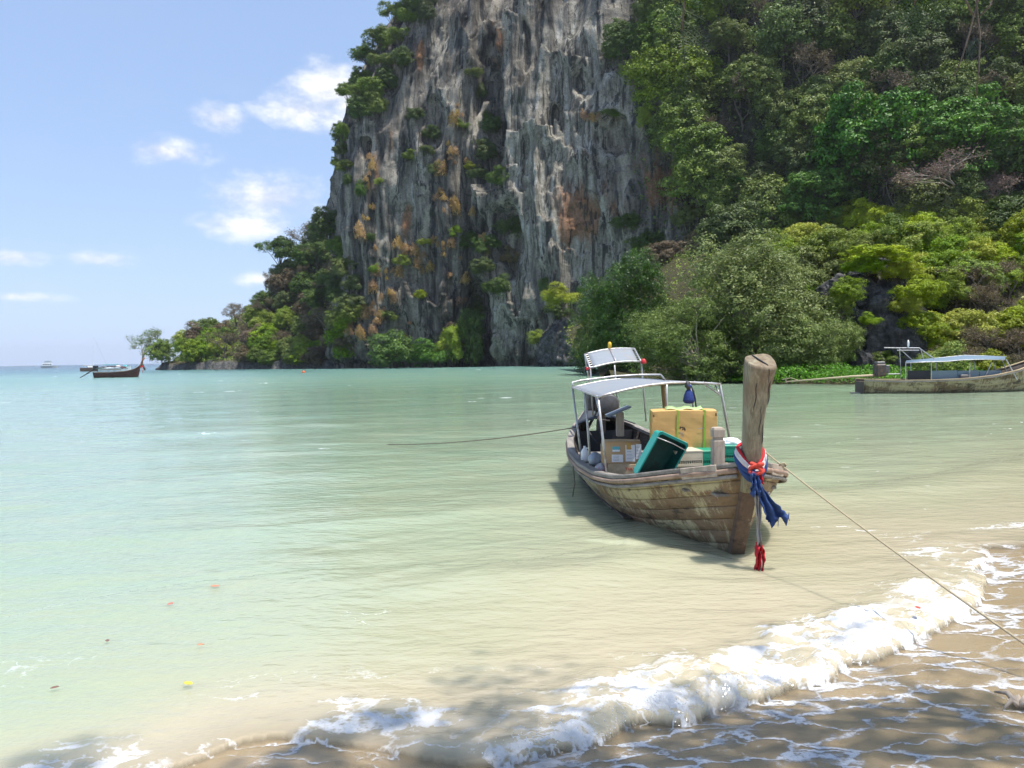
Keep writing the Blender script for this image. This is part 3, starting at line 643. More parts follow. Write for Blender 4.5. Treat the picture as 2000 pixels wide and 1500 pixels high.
at_pix('dry_tree', 'pale brown bare tree above the headland shore beside the cliff', 'tree', None, 'bare0', 632, 655, 75, 70, 'brown', bark=BARK_PALE, rot=2.5)
at_pix('dry_tree', 'grey bare tree on the headland skyline', 'tree', None, 'bare1', 522, 590, 60, 70, 'brown', bark=BARK_PALE, rot=4.5)
at_pix('golden_shrub', 'golden brown round shrub at the headland waterline', 'shrub', None, 'shrub0', 612, 716, 55, 52, 'brown')
at_pix('overhanging_tree', 'dark tree jutting out over the headland skyline', 'tree', None, 'layer0', 552, 540, 90, 90, 'dark', rot=1.0, tilt=(0, -.2))
at_pix('headland_tree', 'dark green tree against the cliff at the top of the headland', 'tree', None, 'forest1', 640, 470, 90, 85, 'dark')
at_pix('headland_tree', 'dark green tree left of the cliff edge on the headland top', 'tree', None, 'forest2', 594, 470, 60, 65, 'dark')
at_pix('shore_bush', 'bright green bush at the waterline under the cliff', 'shrub', 'green bushes at the cliff foot', 'shrub1', 772, 715, 105, 88, 'bright', Y=186)
at_pix('shore_bush', 'lower bright green bush right of the first under the cliff', 'shrub', 'green bushes at the cliff foot', 'shrub2', 838, 715, 85, 62, 'bright', Y=186)
at_pix('shore_bush', 'tall yellow green bush in the cleft at the cliff foot', 'shrub', 'green bushes at the cliff foot', 'shrub0', 882, 705, 60, 95, 'lime', Y=189)
at_pix('shore_bush', 'dark green thicket filling the cleft at the cliff foot', 'shrub', 'green bushes at the cliff foot', 'forest0', 920, 716, 70, 140, 'dark', Y=190)
at_pix('ledge_bush', 'yellow green bush on a rock step beside the dark mangroves', 'shrub', None, 'shrub2', 1098, 600, 75, 55, 'yellow', Y=168)
at_pix('ledge_bush', 'small lime bush low on the rock beside the dark mangroves', 'shrub', None, 'shrub1', 1052, 672, 46, 36, 'lime', Y=176)
at_pix('ledge_bush', 'straggly olive bush between the lime bush and the dark mangroves', 'shrub', None, 'shrub0', 1105, 690, 50, 80, 'lime', Y=170)
at_pix('hanging_bush', 'lone light green bush hanging at the right end of the bare rock face', 'shrub', None, 'shrub1', 1265, 245, 38, 55, 'lime')
at_pix('hanging_bush', 'bluish green bush low on the slope left of the broadleaf trees', 'shrub', None, 'shrub0', 1445, 372, 55, 42, 'bright')

# --- forest on the slope, in rows with jitter
def inpoly(x, y, poly):
    c = False; n = len(poly)
    for i in range(n):
        (x1, y1), (x2, y2) = poly[i], poly[(i + 1) % n]
        if (y1 > y) != (y2 > y) and x < (x2 - x1) * (y - y1) / (y2 - y1) + x1: c = not c
    return c
SL = 'forest trees on the steep slope'
slope = [(1215, -40), (1205, 120), (1240, 200), (1300, 300), (1320, 420), (1400, 470), (1600, 440), (1720, 420), (2080, 440), (2080, -60)]
rs = random.Random(5)
y_ = -40
while y_ < 470:
    x_ = 1200
    while x_ < 2080:
        qx, qy = x_ + rs.uniform(-25, 25), y_ + rs.uniform(-20, 20)
        if inpoly(qx, qy, slope):
            r_ = rs.random(); dry_zone = 1380 < qx < 1500 and 170 < qy < 330
            kind, mt, lb = ('forest%d' % rs.randrange(4), 'olive', 'olive green rainforest tree in the slope forest above the cove')
            if r_ < .30: mt, lb = 'dark', 'dark green rainforest tree in the slope forest above the cove'
            elif r_ < .36: mt, lb = 'lime', 'light green rainforest tree in the slope forest above the cove'
            elif r_ < .42 or (dry_zone and r_ < .8): kind, mt, lb = 'bare%d' % rs.randrange(2), 'brown', 'half bare brown tree in the slope forest above the cove'
            s = rs.uniform(.75, 1.3)
            AUTO.append((at_pix('forest_tree', lb, 'tree', SL, kind, qx, qy + 46, 116 * s, 112 * s, mt), lb.split(' in the')[0], 'slope', qx, qy, s))
        x_ += 76
    y_ += 60
# --- skyline and ledges of the cliff
for px_i, py_i, w_, h_, pr_, mt in [(676, 215, 70, 58, 'layer0', 'olive'), (700, 175, 70, 62, 'forest1', 'olive'), (716, 140, 75, 66, 'layer1', 'dark'), (738, 100, 75, 66, 'forest0', 'olive'), (765, 62, 80, 66, 'layer0', 'olive'), (800, 22, 80, 66, 'forest2', 'olive'), (700, 240, 70, 60, 'forest3', 'dark'), (740, 230, 60, 56, 'shrub1', 'olive'), (652, 262, 40, 50, 'shrub1', 'olive'), (690, 212, 55, 50, 'layer0', 'olive'), (722, 205, 60, 60, 'forest0', 'olive'), (735, 150, 70, 62, 'layer1', 'olive'), (712, 122, 40, 38, 'layer0', 'olive'), (760, 175, 60, 60, 'forest3', 'dark'), (770, 112, 60, 60, 'layer0', 'olive'),
                             (745, 80, 40, 40, 'layer1', 'lime'), (788, 62, 60, 60, 'layer1', 'olive'), (812, 40, 60, 62, 'forest2', 'dark'), (840, 45, 50, 62, 'forest1', 'dark'), (785, 140, 60, 60, 'forest1', 'dark'), (838, 5, 60, 50, 'forest3', 'dark'),
                             (668, 270, 34, 52, 'shrub0', 'olive'), (660, 300, 40, 34, 'shrub1', 'dark'), (645, 322, 30, 24, 'shrub2', 'lime'), (670, 330, 44, 30, 'shrub0', 'olive'), (700, 390, 30, 46, 'shrub1', 'dark'), (676, 360, 24, 30, 'shrub1', 'dark')]:
    oo = at_pix('cliff_top_tree', 'small wind shaped tree on the left skyline of the cliff', 'tree', 'trees on the cliff skyline', pr_, px_i, py_i, w_ * .92, h_ * .95, mt); AUTO.append((oo, {'olive': 'olive green', 'dark': 'dark green', 'lime': 'light green'}[mt] + ' wind shaped tree', 'edge', px_i, py_i, 1))
rs = random.Random(11)
for px_i, py_i, w_, h_, mt in [(945, 170, 30, 40, 'dark'), (962, 235, 46, 60, 'dark'), (950, 290, 48, 55, 'dark'), (968, 345, 44, 50, 'dark'), (930, 330, 34, 30, 'dark'), (990, 440, 50, 60, 'dark'), (955, 470, 50, 50, 'dark'), (915, 470, 40, 44, 'dark'), (1000, 500, 44, 48, 'brown'),
                          (940, 520, 50, 40, 'dark'), (970, 560, 50, 50, 'dark'), (930, 590, 40, 44, 'dark'), (895, 455, 24, 30, 'lime'), (815, 220, 34, 30, 'dark'), (840, 250, 38, 34, 'dark'), (795, 300, 30, 26, 'olive'), (850, 330, 34, 30, 'dark'), (830, 285, 30, 24, 'dark'),
                          (930, 145, 34, 24, 'olive'), (905, 235, 30, 24, 'olive'), (915, 325, 26, 18, 'yellow'), (735, 350, 18, 18, 'lime'), (725, 460, 22, 26, 'dark'), (790, 510, 34, 28, 'lime'), (815, 565, 26, 22, 'yellow'), (735, 525, 22, 24, 'lime'), (825, 475, 34, 22, 'yellow'),
                          (1260, 470, 70, 60, 'dark'), (1220, 430, 50, 46, 'dark'), (1300, 480, 70, 66, 'brown'), (1340, 420, 60, 60, 'olive'), (1380, 460, 60, 60, 'brown'), (1190, 225, 40, 18, 'olive'), (1060, 545, 24, 40, 'dark'), (880, 640, 30, 30, 'brown'), (760, 610, 34, 30, 'olive'), (1085, 605, 50, 50, 'dark')]:
    oo = at_pix('cliff_shrub', 'small shrub rooted in a crack of the bare cliff face', 'shrub', 'shrubs on the cliff face', 'shrub%d' % rs.randrange(3), px_i, py_i + h_ * .35, w_ * 1.15, h_, mt, sink=.25); AUTO.append((oo, {'olive': 'olive green', 'dark': 'dark green', 'lime': 'light green', 'yellow': 'yellow green', 'brown': 'dry brown'}[mt] + ' shrub', 'face', px_i, py_i, 1))
tl = [(722, 318), (728, 332), (720, 345), (726, 358), (718, 300), (735, 398), (728, 408), (716, 420), (722, 432), (708, 445), (712, 455), (702, 452)]
for cx, cy, n, sx, sy in [(795, 490, 12, 35, 14), (850, 480, 10, 25, 14), (755, 535, 10, 18, 18), (760, 575, 8, 22, 14), (825, 520, 9, 28, 14), (705, 595, 9, 22, 14), (700, 640, 9, 16, 16), (860, 380, 6, 22, 12), (880, 300, 8, 22, 26), (860, 330, 5, 12, 10), (1140, 222, 6, 16, 6), (745, 620, 8, 26, 16), (890, 400, 6, 14, 26), (905, 230, 4, 14, 20), (960, 480, 4, 30, 30), (780, 660, 4, 26, 12), (905, 540, 5, 20, 40), (1350, 465, 4, 14, 14)]:
    tl += [(cx + rs.gauss(0, sx * .7), cy + rs.gauss(0, sy * .7)) for _ in range(n)]
for i, (x_, y_) in enumerate(tl):
    q = surf(x_, y_); k = q[1] / F; s = (7 + 13 * rs.random() ** 2) * k
    o = link('dry_tuft', TUFT[i % 3], LEAF['orange']); o.location = tuple(q + np.array((0, -.35, -.2 * s))); o.scale = (s, s, s * rs.uniform(.8, 2.0)); o.rotation_euler = (rs.uniform(-.3, .3), rs.uniform(-.3, .3), rs.uniform(0, 6.28))
    tag(o, 'tuft of dry orange leaves hanging ' + min([(722, 330, 'in the column at the left cliff corner'), (715, 440, 'in the lower clump at the left cliff corner'), (800, 490, 'on the arch of tufts left of the cliff centre'), (850, 485, 'on the right end of the tuft arch'), (757, 555, 'below the left end of the tuft arch'), (825, 525, 'under the tuft arch'), (703, 615, 'low at the left end of the cliff'), (750, 630, 'low above the bright green shore bush'), (875, 310, 'high in the middle of the cliff'), (875, 390, 'in the middle of the cliff'), (1140, 222, 'over the black hollow'), (950, 510, 'beside the dark middle patch of the cliff'), (1350, 465, 'at the right end of the rock face'), (905, 230, 'on the upper cliff')], key=lambda z: (z[0] - x_) ** 2 + (z[1] - y_) ** 2)[2], 'plant', 'dry orange tufts on the cliff')
# --- headland forest
hp = [(300, 700), (335, 665), (400, 625), (460, 605), (520, 590), (540, 540), (575, 480), (650, 470), (690, 560), (690, 700)]
y_ = 470
while y_ < 722:
    x_ = 290
    while x_ < 700:
        qx, qy = x_ + rs.uniform(-12, 12), y_ + rs.uniform(-10, 10)
        if inpoly(qx, qy, hp):
            upper = qy < 600 and qx > 520; r_ = rs.random(); s = rs.uniform(.75, 1.25)
            kind = rs.choice(['forest0', 'forest1', 'forest2', 'forest3', 'shrub0', 'shrub1']); lb = 'olive green tree in the forest covering the headland'; mt = 'olive'
            if upper and r_ < .6: mt, lb = 'dark', 'dark green tree in the forest covering the headland'
            elif not upper and r_ < .48: mt, lb = 'lime', 'light green tree in the forest covering the headland'
            elif r_ > .76: kind, mt, lb = rs.choice(['bare0', 'bare1', 'shrub2']), 'brown', 'dry brown tree in the forest covering the headland'
            AUTO.append((at_pix('headland_tree', lb, 'tree', 'trees covering the headland', kind, qx, qy + 18, 54 * s, 50 * s, mt), lb.split(' in the')[0].replace('tree', 'headland tree'), 'head', qx, qy, s))
        x_ += 30
    y_ += 23
# --- shrubs over the knoll
kp = [(1480, 470), (1540, 425), (1700, 415), (1790, 395), (1900, 420), (2080, 440), (2080, 760), (1830, 745), (1780, 640), (1775, 545), (1690, 505), (1600, 520), (1560, 620), (1490, 640)]
y_ = 410
while y_ < 740:
    x_ = 1480
    while x_ < 2080:
        qx, qy = x_ + rs.uniform(-18, 18), y_ + rs.uniform(-14, 14)
        if inpoly(qx, qy, kp):
            r_ = rs.random(); s = rs.uniform(.75, 1.2); mt, lb = 'yellow', 'yellow green shrub in the thicket around the dark rock outcrop'; kind = 'shrub%d' % rs.randrange(3)
            if r_ < .38: mt, lb = 'lime', 'fresh green shrub in the thicket around the dark rock outcrop'
            elif r_ < .5: mt, lb = 'olive', 'dull olive shrub in the thicket around the dark rock outcrop'
            if qx > 1890 and qy > 560 and r_ < .8: kind, mt, lb = 'bare%d' % rs.randrange(2), 'brown', 'tangled brown twiggy shrub at the right edge above the beach'
            AUTO.append((at_pix('knoll_shrub', lb, 'shrub', 'shrubs covering the knoll', kind, qx, qy + 30, 100 * s, 86 * s, mt), lb.split(' in the')[0].split(' at the')[0], 'knoll', qx, qy, s))
        x_ += 52
    y_ += 40

# --- each label says where the plant stands: a landmark zone, then its place among its likes there
ZONES = {'slope': [(1240, 40, 'beside the top of the bare rock face'), (1270, 250, 'beside the lone hanging bush'), (1360, 420, 'low on the slope above the dark mangroves'), (1480, 420, 'on the slope above the tallest mangrove'), (1440, 60, 'high up by the hanging leaf spray'), (1430, 240, 'amid the brown patch of the slope'),
                   (1580, 250, 'left of the largest bright tree'), (1690, 60, 'above the largest bright tree'), (1560, 40, 'high up left of the largest bright tree'), (1830, 60, 'on the slope under the dark hanging twigs'), (1960, 60, 'in the top right corner of the slope'), (1980, 260, 'at the right edge of the slope'), (1800, 240, 'between the two bright trees'), (1700, 420, 'below the largest bright tree'), (1900, 430, 'among the reddish leafless trees')],
         'edge': [(690, 200, 'on the cliff shoulder'), (750, 140, 'halfway up the cliff skyline'), (810, 40, 'at the top of the cliff skyline'), (660, 310, 'on the lower cliff ledge')],
         'face': [(950, 230, 'in the dark upper cleft of the cliff face'), (960, 500, 'in the dark middle patch of the cliff face'), (830, 260, 'on the upper left rock face'), (780, 540, 'among the dry orange tufts of the cliff face'), (720, 400, 'by the left corner of the cliff face'), (1280, 450, 'at the right end of the rock face'), (1080, 570, 'low on the pale rock face'), (1190, 225, 'over the black hollow in the rock face'), (900, 320, 'in the middle of the upper rock face')],
         'head': [(330, 690, 'at the tip of the headland'), (420, 640, 'on the low headland ridge'), (420, 700, 'above the water on the left side'), (520, 620, 'at mid headland'), (530, 700, 'above the water at mid headland'), (590, 560, 'high on the headland'), (650, 520, 'against the cliff corner'), (640, 690, 'above the water beside the cliff')],
         'knoll': [(1540, 450, 'above the tallest mangrove'), (1680, 450, 'on top above the jagged outcrop'), (1820, 430, 'on the ridge right of the jagged outcrop'), (1960, 460, 'on the ridge at the right edge'), (1820, 560, 'right beside the jagged outcrop'), (1950, 600, 'halfway down at the right edge'), (1860, 700, 'above the awning of the right boat'), (1970, 720, 'low at the right edge above the beach'), (1560, 580, 'between tallest mangrove and jagged outcrop')]}
ORD = ['first', 'second', 'third', 'fourth', 'fifth', 'sixth', 'seventh', 'eighth', 'ninth', 'tenth', 'eleventh', 'twelfth', 'thirteenth', 'fourteenth']
buckets = {}
for it in AUTO:
    zn = min(ZONES[it[2]], key=lambda z: (z[0] - it[3]) ** 2 + (z[1] - it[4]) ** 2)[2]; buckets.setdefault((it[1], zn), []).append(it)
for (base_, zn), l in buckets.items():
    l.sort(key=lambda q: q[3]); n_ = len(l)
    for i, it in enumerate(l):
        pre = '' if n_ == 1 else (('left ', 'right ')[i] if n_ == 2 else ('leftmost ' if i == 0 else 'rightmost ' if i == n_ - 1 else 'middle ' if n_ == 3 else ORD[i] + ' from left '))
        it[0]['label'] = (pre + base_ + ' ' + zn).replace('from left', 'from the left') if 'from left' not in pre else base_ + ', ' + ORD[i] + ' from the left ' + zn

# --- undergrowth that nobody could count
def cover(name, label, P3, n, size, mat, seed, lift=.6, jit=.6):
    g = np.random.default_rng(seed); i = g.integers(0, len(P3), n); c = P3[i] + g.normal(size=(n, 3)) * (jit, jit, jit * .5) + (0, 0, lift)
    me = leaf_mesh(name, c, g.normal(size=(n, 3)) * .7 + (0, -.4, .8), size * g.uniform(.5, 1.4, n), np.clip(g.uniform(0, 1, n) * .5 + .5 * (vn(c[:, 0] / 3, c[:, 2] / 3, seed=seed) + 1) * .5, 0, 1), .7, 0, seed)
    tag(link(name, me, LEAF[mat]), label, 'undergrowth', kind='stuff')
sel = C3[(lean_u > .09)][:, (V > 3) & (V < 100)].reshape(-1, 3); cover('slope_undergrowth', 'dense dark undergrowth between the trees of the slope forest', sel, 22000, .8, 'dark', 401, .3, .9)
cover('headland_undergrowth', 'undergrowth between the trees of the headland', H3[H3[..., 2] > 2.2], 22000, .7, 'olive', 402, .5, .7)
cover('knoll_undergrowth', 'undergrowth between the shrubs of the knoll', K3[(K3[..., 2] > 1.6)], 24000, .32, 'lime', 403, .25, .5)
gl = np.random.default_rng(404); n = 15000; xx = gl.uniform(15, 40, n); yy = np.interp(xx, [9, 14, 18, 24, 34, 50, 120], [66, 60, 52, 48.5, 47.5, 47, 48]) + gl.uniform(-1.2, 4.5, n)
hgt = (1.0 + .5 * vn(xx / 1.5, yy / 1.5, seed=5)) * sstep(14.5, 19, xx) * sstep(40, 33, xx); c = np.stack([xx, yy, .15 + gl.uniform(0, 1, n) ** .6 * hgt], 1)
tag(link('seedling_thicket', leaf_mesh('seedling_thicket', c, gl.normal(size=(n, 3)) * .6 + (0, -.5, .6), .17 * gl.uniform(.6, 1.4, n), gl.uniform(0, 1, n), .5, 0, 404), LEAF['low']), 'low bright green mangrove seedlings along the shore behind the right boat', 'undergrowth', kind='stuff')

# ================================================================ rocks
def rock(name, c, r, seed, res=90, label=None, k=1.0):
    u_, v_ = np.meshgrid(np.linspace(0, 2 * np.pi, res * 2), np.linspace(0.02, np.pi - .02, res), indexing='ij')
    d = np.stack([np.cos(u_) * np.sin(v_), np.sin(u_) * np.sin(v_), np.cos(v_)], -1); q = d * np.array(r)
    n_ = ridged(q[..., 0] / 1.9, q[..., 1] / 1.9, q[..., 2] / 2.4, oct=3, seed=seed) * .75 + fbm(q[..., 0] / 4, q[..., 1] / 4, q[..., 2] / 4, oct=3, seed=seed + 5) * 1.2 + ridged(q[..., 0] / .75, q[..., 1] / .75, q[..., 2] / 2.2, oct=3, seed=seed + 9) * .8
    q = q + d * (n_ * k)[..., None]; q[-1] = q[0]
    me = mesh_np(name, q.reshape(-1, 3), grid_faces(res * 2, res)); o = link(name, me, KARST); o.location = c
    if label: tag(o, label, 'rock')
    return o
m, t, o = newmat('karst'); pos = nd(t, 'NewGeometry').outputs['Position']
a_ = noise(t, pos, 1.1, 7, .7); b_ = noise(t, pos, 5, 5, .7)
cc = ramp(t, a_, [(.3, (.03, .03, .03)), (.5, (.085, .083, .08)), (.63, (.17, .163, .15)), (.78, (.32, .30, .27))])
bb = nd(t, 'Bump', {'Strength': 1, 'Distance': .35, 'Height': mth(t, 'ADD', a_, mth(t, 'MULTIPLY', b_, .3))}).outputs[0]
p = nd(t, 'BsdfPrincipled', {'Base Color': cc, 'Roughness': .95, 'Normal': bb, 'Specular IOR Level': .15}); t.links.new(p.outputs[0], o.inputs[0]); KARST = m
oc_ = thing('rock_outcrop', 'dark jagged limestone outcrop rising out of the yellow green shrubs', 'rock', P(1700, 720, 58))
for i, (x_, y_, Y_, rx, ry, rz) in enumerate([(1735, 640, 60.5, 1.7, 1.5, 2.6), (1660, 560, 60.5, 1.0, 1.1, .6), (1712, 540, 61, .8, 1.0, .7), (1752, 562, 60, .7, 1.0, .8), (1675, 705, 57.5, 1.3, 1.1, .9), (1725, 720, 57, 1.4, 1.1, .8), (1650, 640, 59, .9, 1.0, 1.0), (1683, 585, 59, 1.1, 1.2, .7), (1722, 612, 58.2, .8, 1.0, 1.2), (1690, 650, 57.6, 1.1, 1.1, .8), (1745, 676, 57.3, 1.3, 1.1, 1.5), (1788, 705, 57, 1.1, 1.1, .8), (1630, 580, 59.5, .7, .9, .6)]):
    ro = rock('boulder', P(x_, y_, Y_), (rx, ry, rz), 560 + i * 7, 60, None, .75); ro.parent = oc_; ro.location = P(x_, y_, Y_) - oc_.location
    ro.data.polygons.foreach_set('use_smooth', [False] * len(ro.data.polygons))
for i, (x_, y_, w_, h_, mt, lb) in enumerate([(1800, 640, 90, 75, 'yellow', 'bright yellow shrub covering the right flank of the jagged outcrop'), (1830, 690, 90, 70, 'yellow', 'bright yellow shrub above the helm frame of the right boat'), (1770, 600, 60, 50, 'yellow', 'small yellow shrub growing on the jagged outcrop'), (1640, 600, 50, 60, 'lime', 'small fresh green shrub at the left flank of the jagged outcrop'), (1690, 520, 90, 45, 'lime', 'fresh green shrub hanging over the top of the jagged outcrop'), (1755, 535, 80, 55, 'yellow', 'yellow green shrub draped over the upper right of the jagged outcrop'), (1640, 690, 60, 60, 'mangrove', 'grey green bush at the foot of the jagged outcrop'), (1652, 570, 74, 60, 'lime', 'fresh green shrub hiding the upper left of the jagged outcrop'), (1790, 575, 90, 70, 'yellow', 'tall yellow green shrub at the upper right of the jagged outcrop'), (1712, 505, 130, 58, 'yellow', 'wide yellow green shrub on the crest of the jagged outcrop'), (1655, 655, 70, 66, 'mangrove', 'grey green bush at the left foot of the jagged outcrop'), (1700, 628, 40, 34, 'lime', 'small fresh green bush in a notch of the jagged outcrop'), (1735, 700, 60, 40, 'olive', 'dull olive bush low in front of the jagged outcrop')]):
    at_pix('outcrop_shrub', lb, 'shrub', 'shrubs on the jagged outcrop', 'shrub%d' % (i % 3), x_, y_ + h_ * .3, w_, h_, mt, Y=56.0 if y_ > 560 else 58.0, sink=.1)
q = P(1110, 690, 172); rock('shore_boulder', q, (6, 6, 6.5), 504, 80, 'pale boulder at the waterline between cliff and dark mangroves', 1.2)

# ================================================================ boats
def woodmat(name, c1, c2, dark, scale=(14, 1.2, 14), rough=.8, patch=None, patch_amt=.0, patch_scale=2.2):
    m, t, o = newmat(name); oc = nd(t, 'TexCoord').outputs['Object']; rnd = nd(t, 'ObjectInfo').outputs['Random']
    oc2 = nd(t, 'VectorMath', {0: oc, 1: nd(t, 'CombineXYZ', {0: mth(t, 'MULTIPLY', rnd, 7.0), 1: 0.0, 2: mth(t, 'MULTIPLY', rnd, 3.0)}).outputs[0]}, operation='ADD').outputs[0]
    g_ = noise(t, mapping(t, oc2, scale), 1, 6, .65, .3); g2 = noise(t, oc2, 3, 5, .6)
    cc = mixc(t, mrange(t, g_, .3, .7), c1, c2); cc = mixc(t, mrange(t, g2, .55, .75, 0, .7), cc, dark)
    if patch is not None:
        pn = noise(t, mapping(t, oc, (1, .7, .8)), patch_scale, 7, .7, .4); cc = mixc(t, mth(t, 'MULTIPLY', mrange(t, pn, .45, .55), patch_amt), cc, patch)
    b = nd(t, 'Bump', {'Strength': .5, 'Distance': .01, 'Height': g_}).outputs[0]
    p = nd(t, 'BsdfPrincipled', {'Base Color': cc, 'Roughness': rough, 'Normal': b, 'Specular IOR Level': .25}); t.links.new(p.outputs[0], o.inputs[0]); return m
def hullpaint(name, cream, wood, red, dark, cov=.5, crm_lo=.40):
    m, t, o = newmat(name); oc = nd(t, 'TexCoord').outputs['Object']; rnd = nd(t, 'ObjectInfo').outputs['Random']
    n1 = noise(t, mapping(t, oc, (1, .55, 1)), 1.7, 8, .68, .5); n2 = noise(t, mapping(t, oc, (3, 9, 1.2), rot=(.12, 0, 0)), 1.6, 6, .7); n3 = noise(t, oc, 2.3, 6, .65); n4 = noise(t, mapping(t, oc, (20, 1.5, 20)), 1, 5, .6)
    wd = mixc(t, n4, [x * .6 for x in wood], [x * 1.4 for x in wood]); wd = mixc(t, mrange(t, n3, .5, .68, 0, .8), wd, red)
    pm = mth(t, 'ADD', mth(t, 'ADD', n1, mth(t, 'MULTIPLY', mth(t, 'SUBTRACT', n2, .5), .55)), mth(t, 'MULTIPLY', mth(t, 'SUBTRACT', rnd, .5), .10))
    crm = mixc(t, n2, [x * .72 for x in cream], [x * 1.15 for x in cream])
    cc = mixc(t, mrange(t, pm, crm_lo, crm_lo + .13), wd, crm)
    dk = mrange(t, noise(t, mapping(t, oc, (1, .8, 1.6), (5, 2, 1)), 2.2, 7, .7, .3), .53, .63)
    cc = mixc(t, mth(t, 'MULTIPLY', dk, .75), cc, dark)
    sp = mrange(t, noise(t, oc, 40, 3, .6), .62, .72, 0, .5); cc = mixc(t, sp, cc, dark)
    # weed and damp along the waterline
    zz = nd(t, 'SeparateXYZ', {0: oc}).outputs[2]
    cc = mixc(t, mrange(t, mth(t, 'ADD', zz, mth(t, 'MULTIPLY', n3, .16)), .08, .22, .6, 0), cc, (.09, .08, .045))
    b = nd(t, 'Bump', {'Strength': .6, 'Distance': .012, 'Height': mth(t, 'ADD', mth(t, 'MULTIPLY', pm, 1.2), n4)}).outputs[0]
    p = nd(t, 'BsdfPrincipled', {'Base Color': cc, 'Roughness': .72, 'Normal': b, 'Specular IOR Level': .3}); t.links.new(p.outputs[0], o.inputs[0]); return m
M_hull = hullpaint('hull_paint', (.50, .44, .27), (.24, .165, .10), (.22, .11, .07), (.05, .043, .036), crm_lo=.44)
M_stem = hullpaint('stem_paint', (.36, .33, .25), (.13, .085, .06), (.14, .06, .045), (.04, .034, .03), crm_lo=.49)
M_post = woodmat('weathered_post', (.15, .135, .09), (.33, .30, .21), (.07, .055, .042), (26, 26, .9), patch=(.20, .125, .08), patch_amt=.45)
M_rail = woodmat('grey_rail', (.17, .155, .14), (.33, .30, .265), (.07, .062, .058))
M_rub = woodmat('rub_rail_wood', (.25, .17, .125), (.43, .31, .24), (.10, .07, .055))
M_darkwood = woodmat('dark_wood', (.06, .05, .045), (.13, .105, .085), (.03, .026, .024))
M_palewood = woodmat('pale_wood', (.48, .36, .22), (.62, .48, .31), (.30, .21, .12))
M_greywood = woodmat('grey_wood', (.34, .28, .22), (.50, .42, .33), (.17, .13, .10), (14, 14, 1.5))
M_steel = simple('galvanised_tube', (.50, .50, .50), .42, .2, 20, metal=.55, stain=(.22, .12, .07), stain_amt=.55, stain_scale=9)
M_canvas = simple('grey_canvas', (.235, .26, .29), .75, .12, 5, bump=.1, stain=(.30, .25, .20), stain_amt=.4, stain_scale=2.2)
M_canvas_b = simple('blue_grey_canvas', (.14, .20, .26), .75, .12, 3, bump=.1)
M_engine = simple('oily_iron', (.07, .062, .058), .55, .5, 9, metal=.3, stain=(.20, .10, .055), stain_amt=.6, stain_scale=7)
M_engine2 = simple('grey_engine_paint', (.12, .12, .125), .5, .4, 9, metal=.3, stain=(.10, .07, .05), stain_amt=.7, stain_scale=8)
M_black = simple('black_paint', (.025, .026, .03), .5, .4, 6)
M_tarp = simple('dark_tarp', (.055, .06, .07), .55, .4, 5)
M_yellow = simple('amber_plastic', (.75, .48, .05), .35, .1); M_red = simple('red_plastic', (.55, .03, .035), .35, .1)
M_rope = simple('rope', (.46, .38, .25), .9, .3, 60, bump=.6); M_rope_d = simple('dark_rope', (.13, .115, .09), .9, .3, 60, bump=.6)

class Hull:
    def __init__(s, ys, b, z, zk=-.3, rake=.62, ey=.9, stern_rise=.45, flat=0.0, bow_e=1.15, mid_e=.55, tip=.05):
        s.ys = np.array(ys, float); n = 161; s.t = np.linspace(0, 1, n); yy = s.ys[0] + (s.ys[-1] - s.ys[0]) * s.t
        ker = np.hanning(11); ker /= ker.sum()
        sm = lambda a: np.convolve(np.pad(np.interp(yy, ys, a), 5, mode='reflect', reflect_type='odd'), ker, 'valid')
        s.y, s.b, s.z = yy, np.maximum(sm(b), .04), sm(z)
        s.zk = np.interp(s.t, [0, .72, 1], [zk, zk, zk + stern_rise]); s.rake, s.ey, s.be, s.me, s.tip = rake, ey, bow_e, mid_e, tip
    def pt(s, t, q, side, off=0.0):
        y0, b, zs, zk = (np.interp(t, s.t, a) for a in (s.y, s.b, s.z, s.zk)); L = s.y[-1] - s.y[0]
        y = y0 + (1 - q) * s.rake * np.exp(-(y0 - s.y[0]) / s.ey)
        m = sstep(0, .34, t); e = s.be + (s.me - s.be) * m; g = 1 + .45 * m
        return np.stack([side * (np.maximum(b - s.tip, 0) * np.power(np.clip(q, 1e-4, 1), e) + s.tip * np.minimum(1, .5 + q)), y, zk + (zs - zk) * np.power(q, g)], -1)
    def grid(s, t0, t1, nt_, qs, side, offs):
        T = np.linspace(t0, t1, nt_); tg, qg = np.meshgrid(T, np.array(qs), indexing='ij'); g = s.pt(tg, qg, side)
        eps = 1e-3; du = s.pt(np.clip(tg + eps, 0, 1), qg, side) - s.pt(np.clip(tg - eps, 0, 1), qg, side); dv = s.pt(tg, np.clip(qg + eps, 0, 1), side) - s.pt(tg, np.clip(qg - eps, 0, 1), side)
        n = np.cross(du, dv) * side; n /= np.linalg.norm(n, axis=2, keepdims=True) + 1e-12
        return g + n * np.array(offs)[None, :, None]
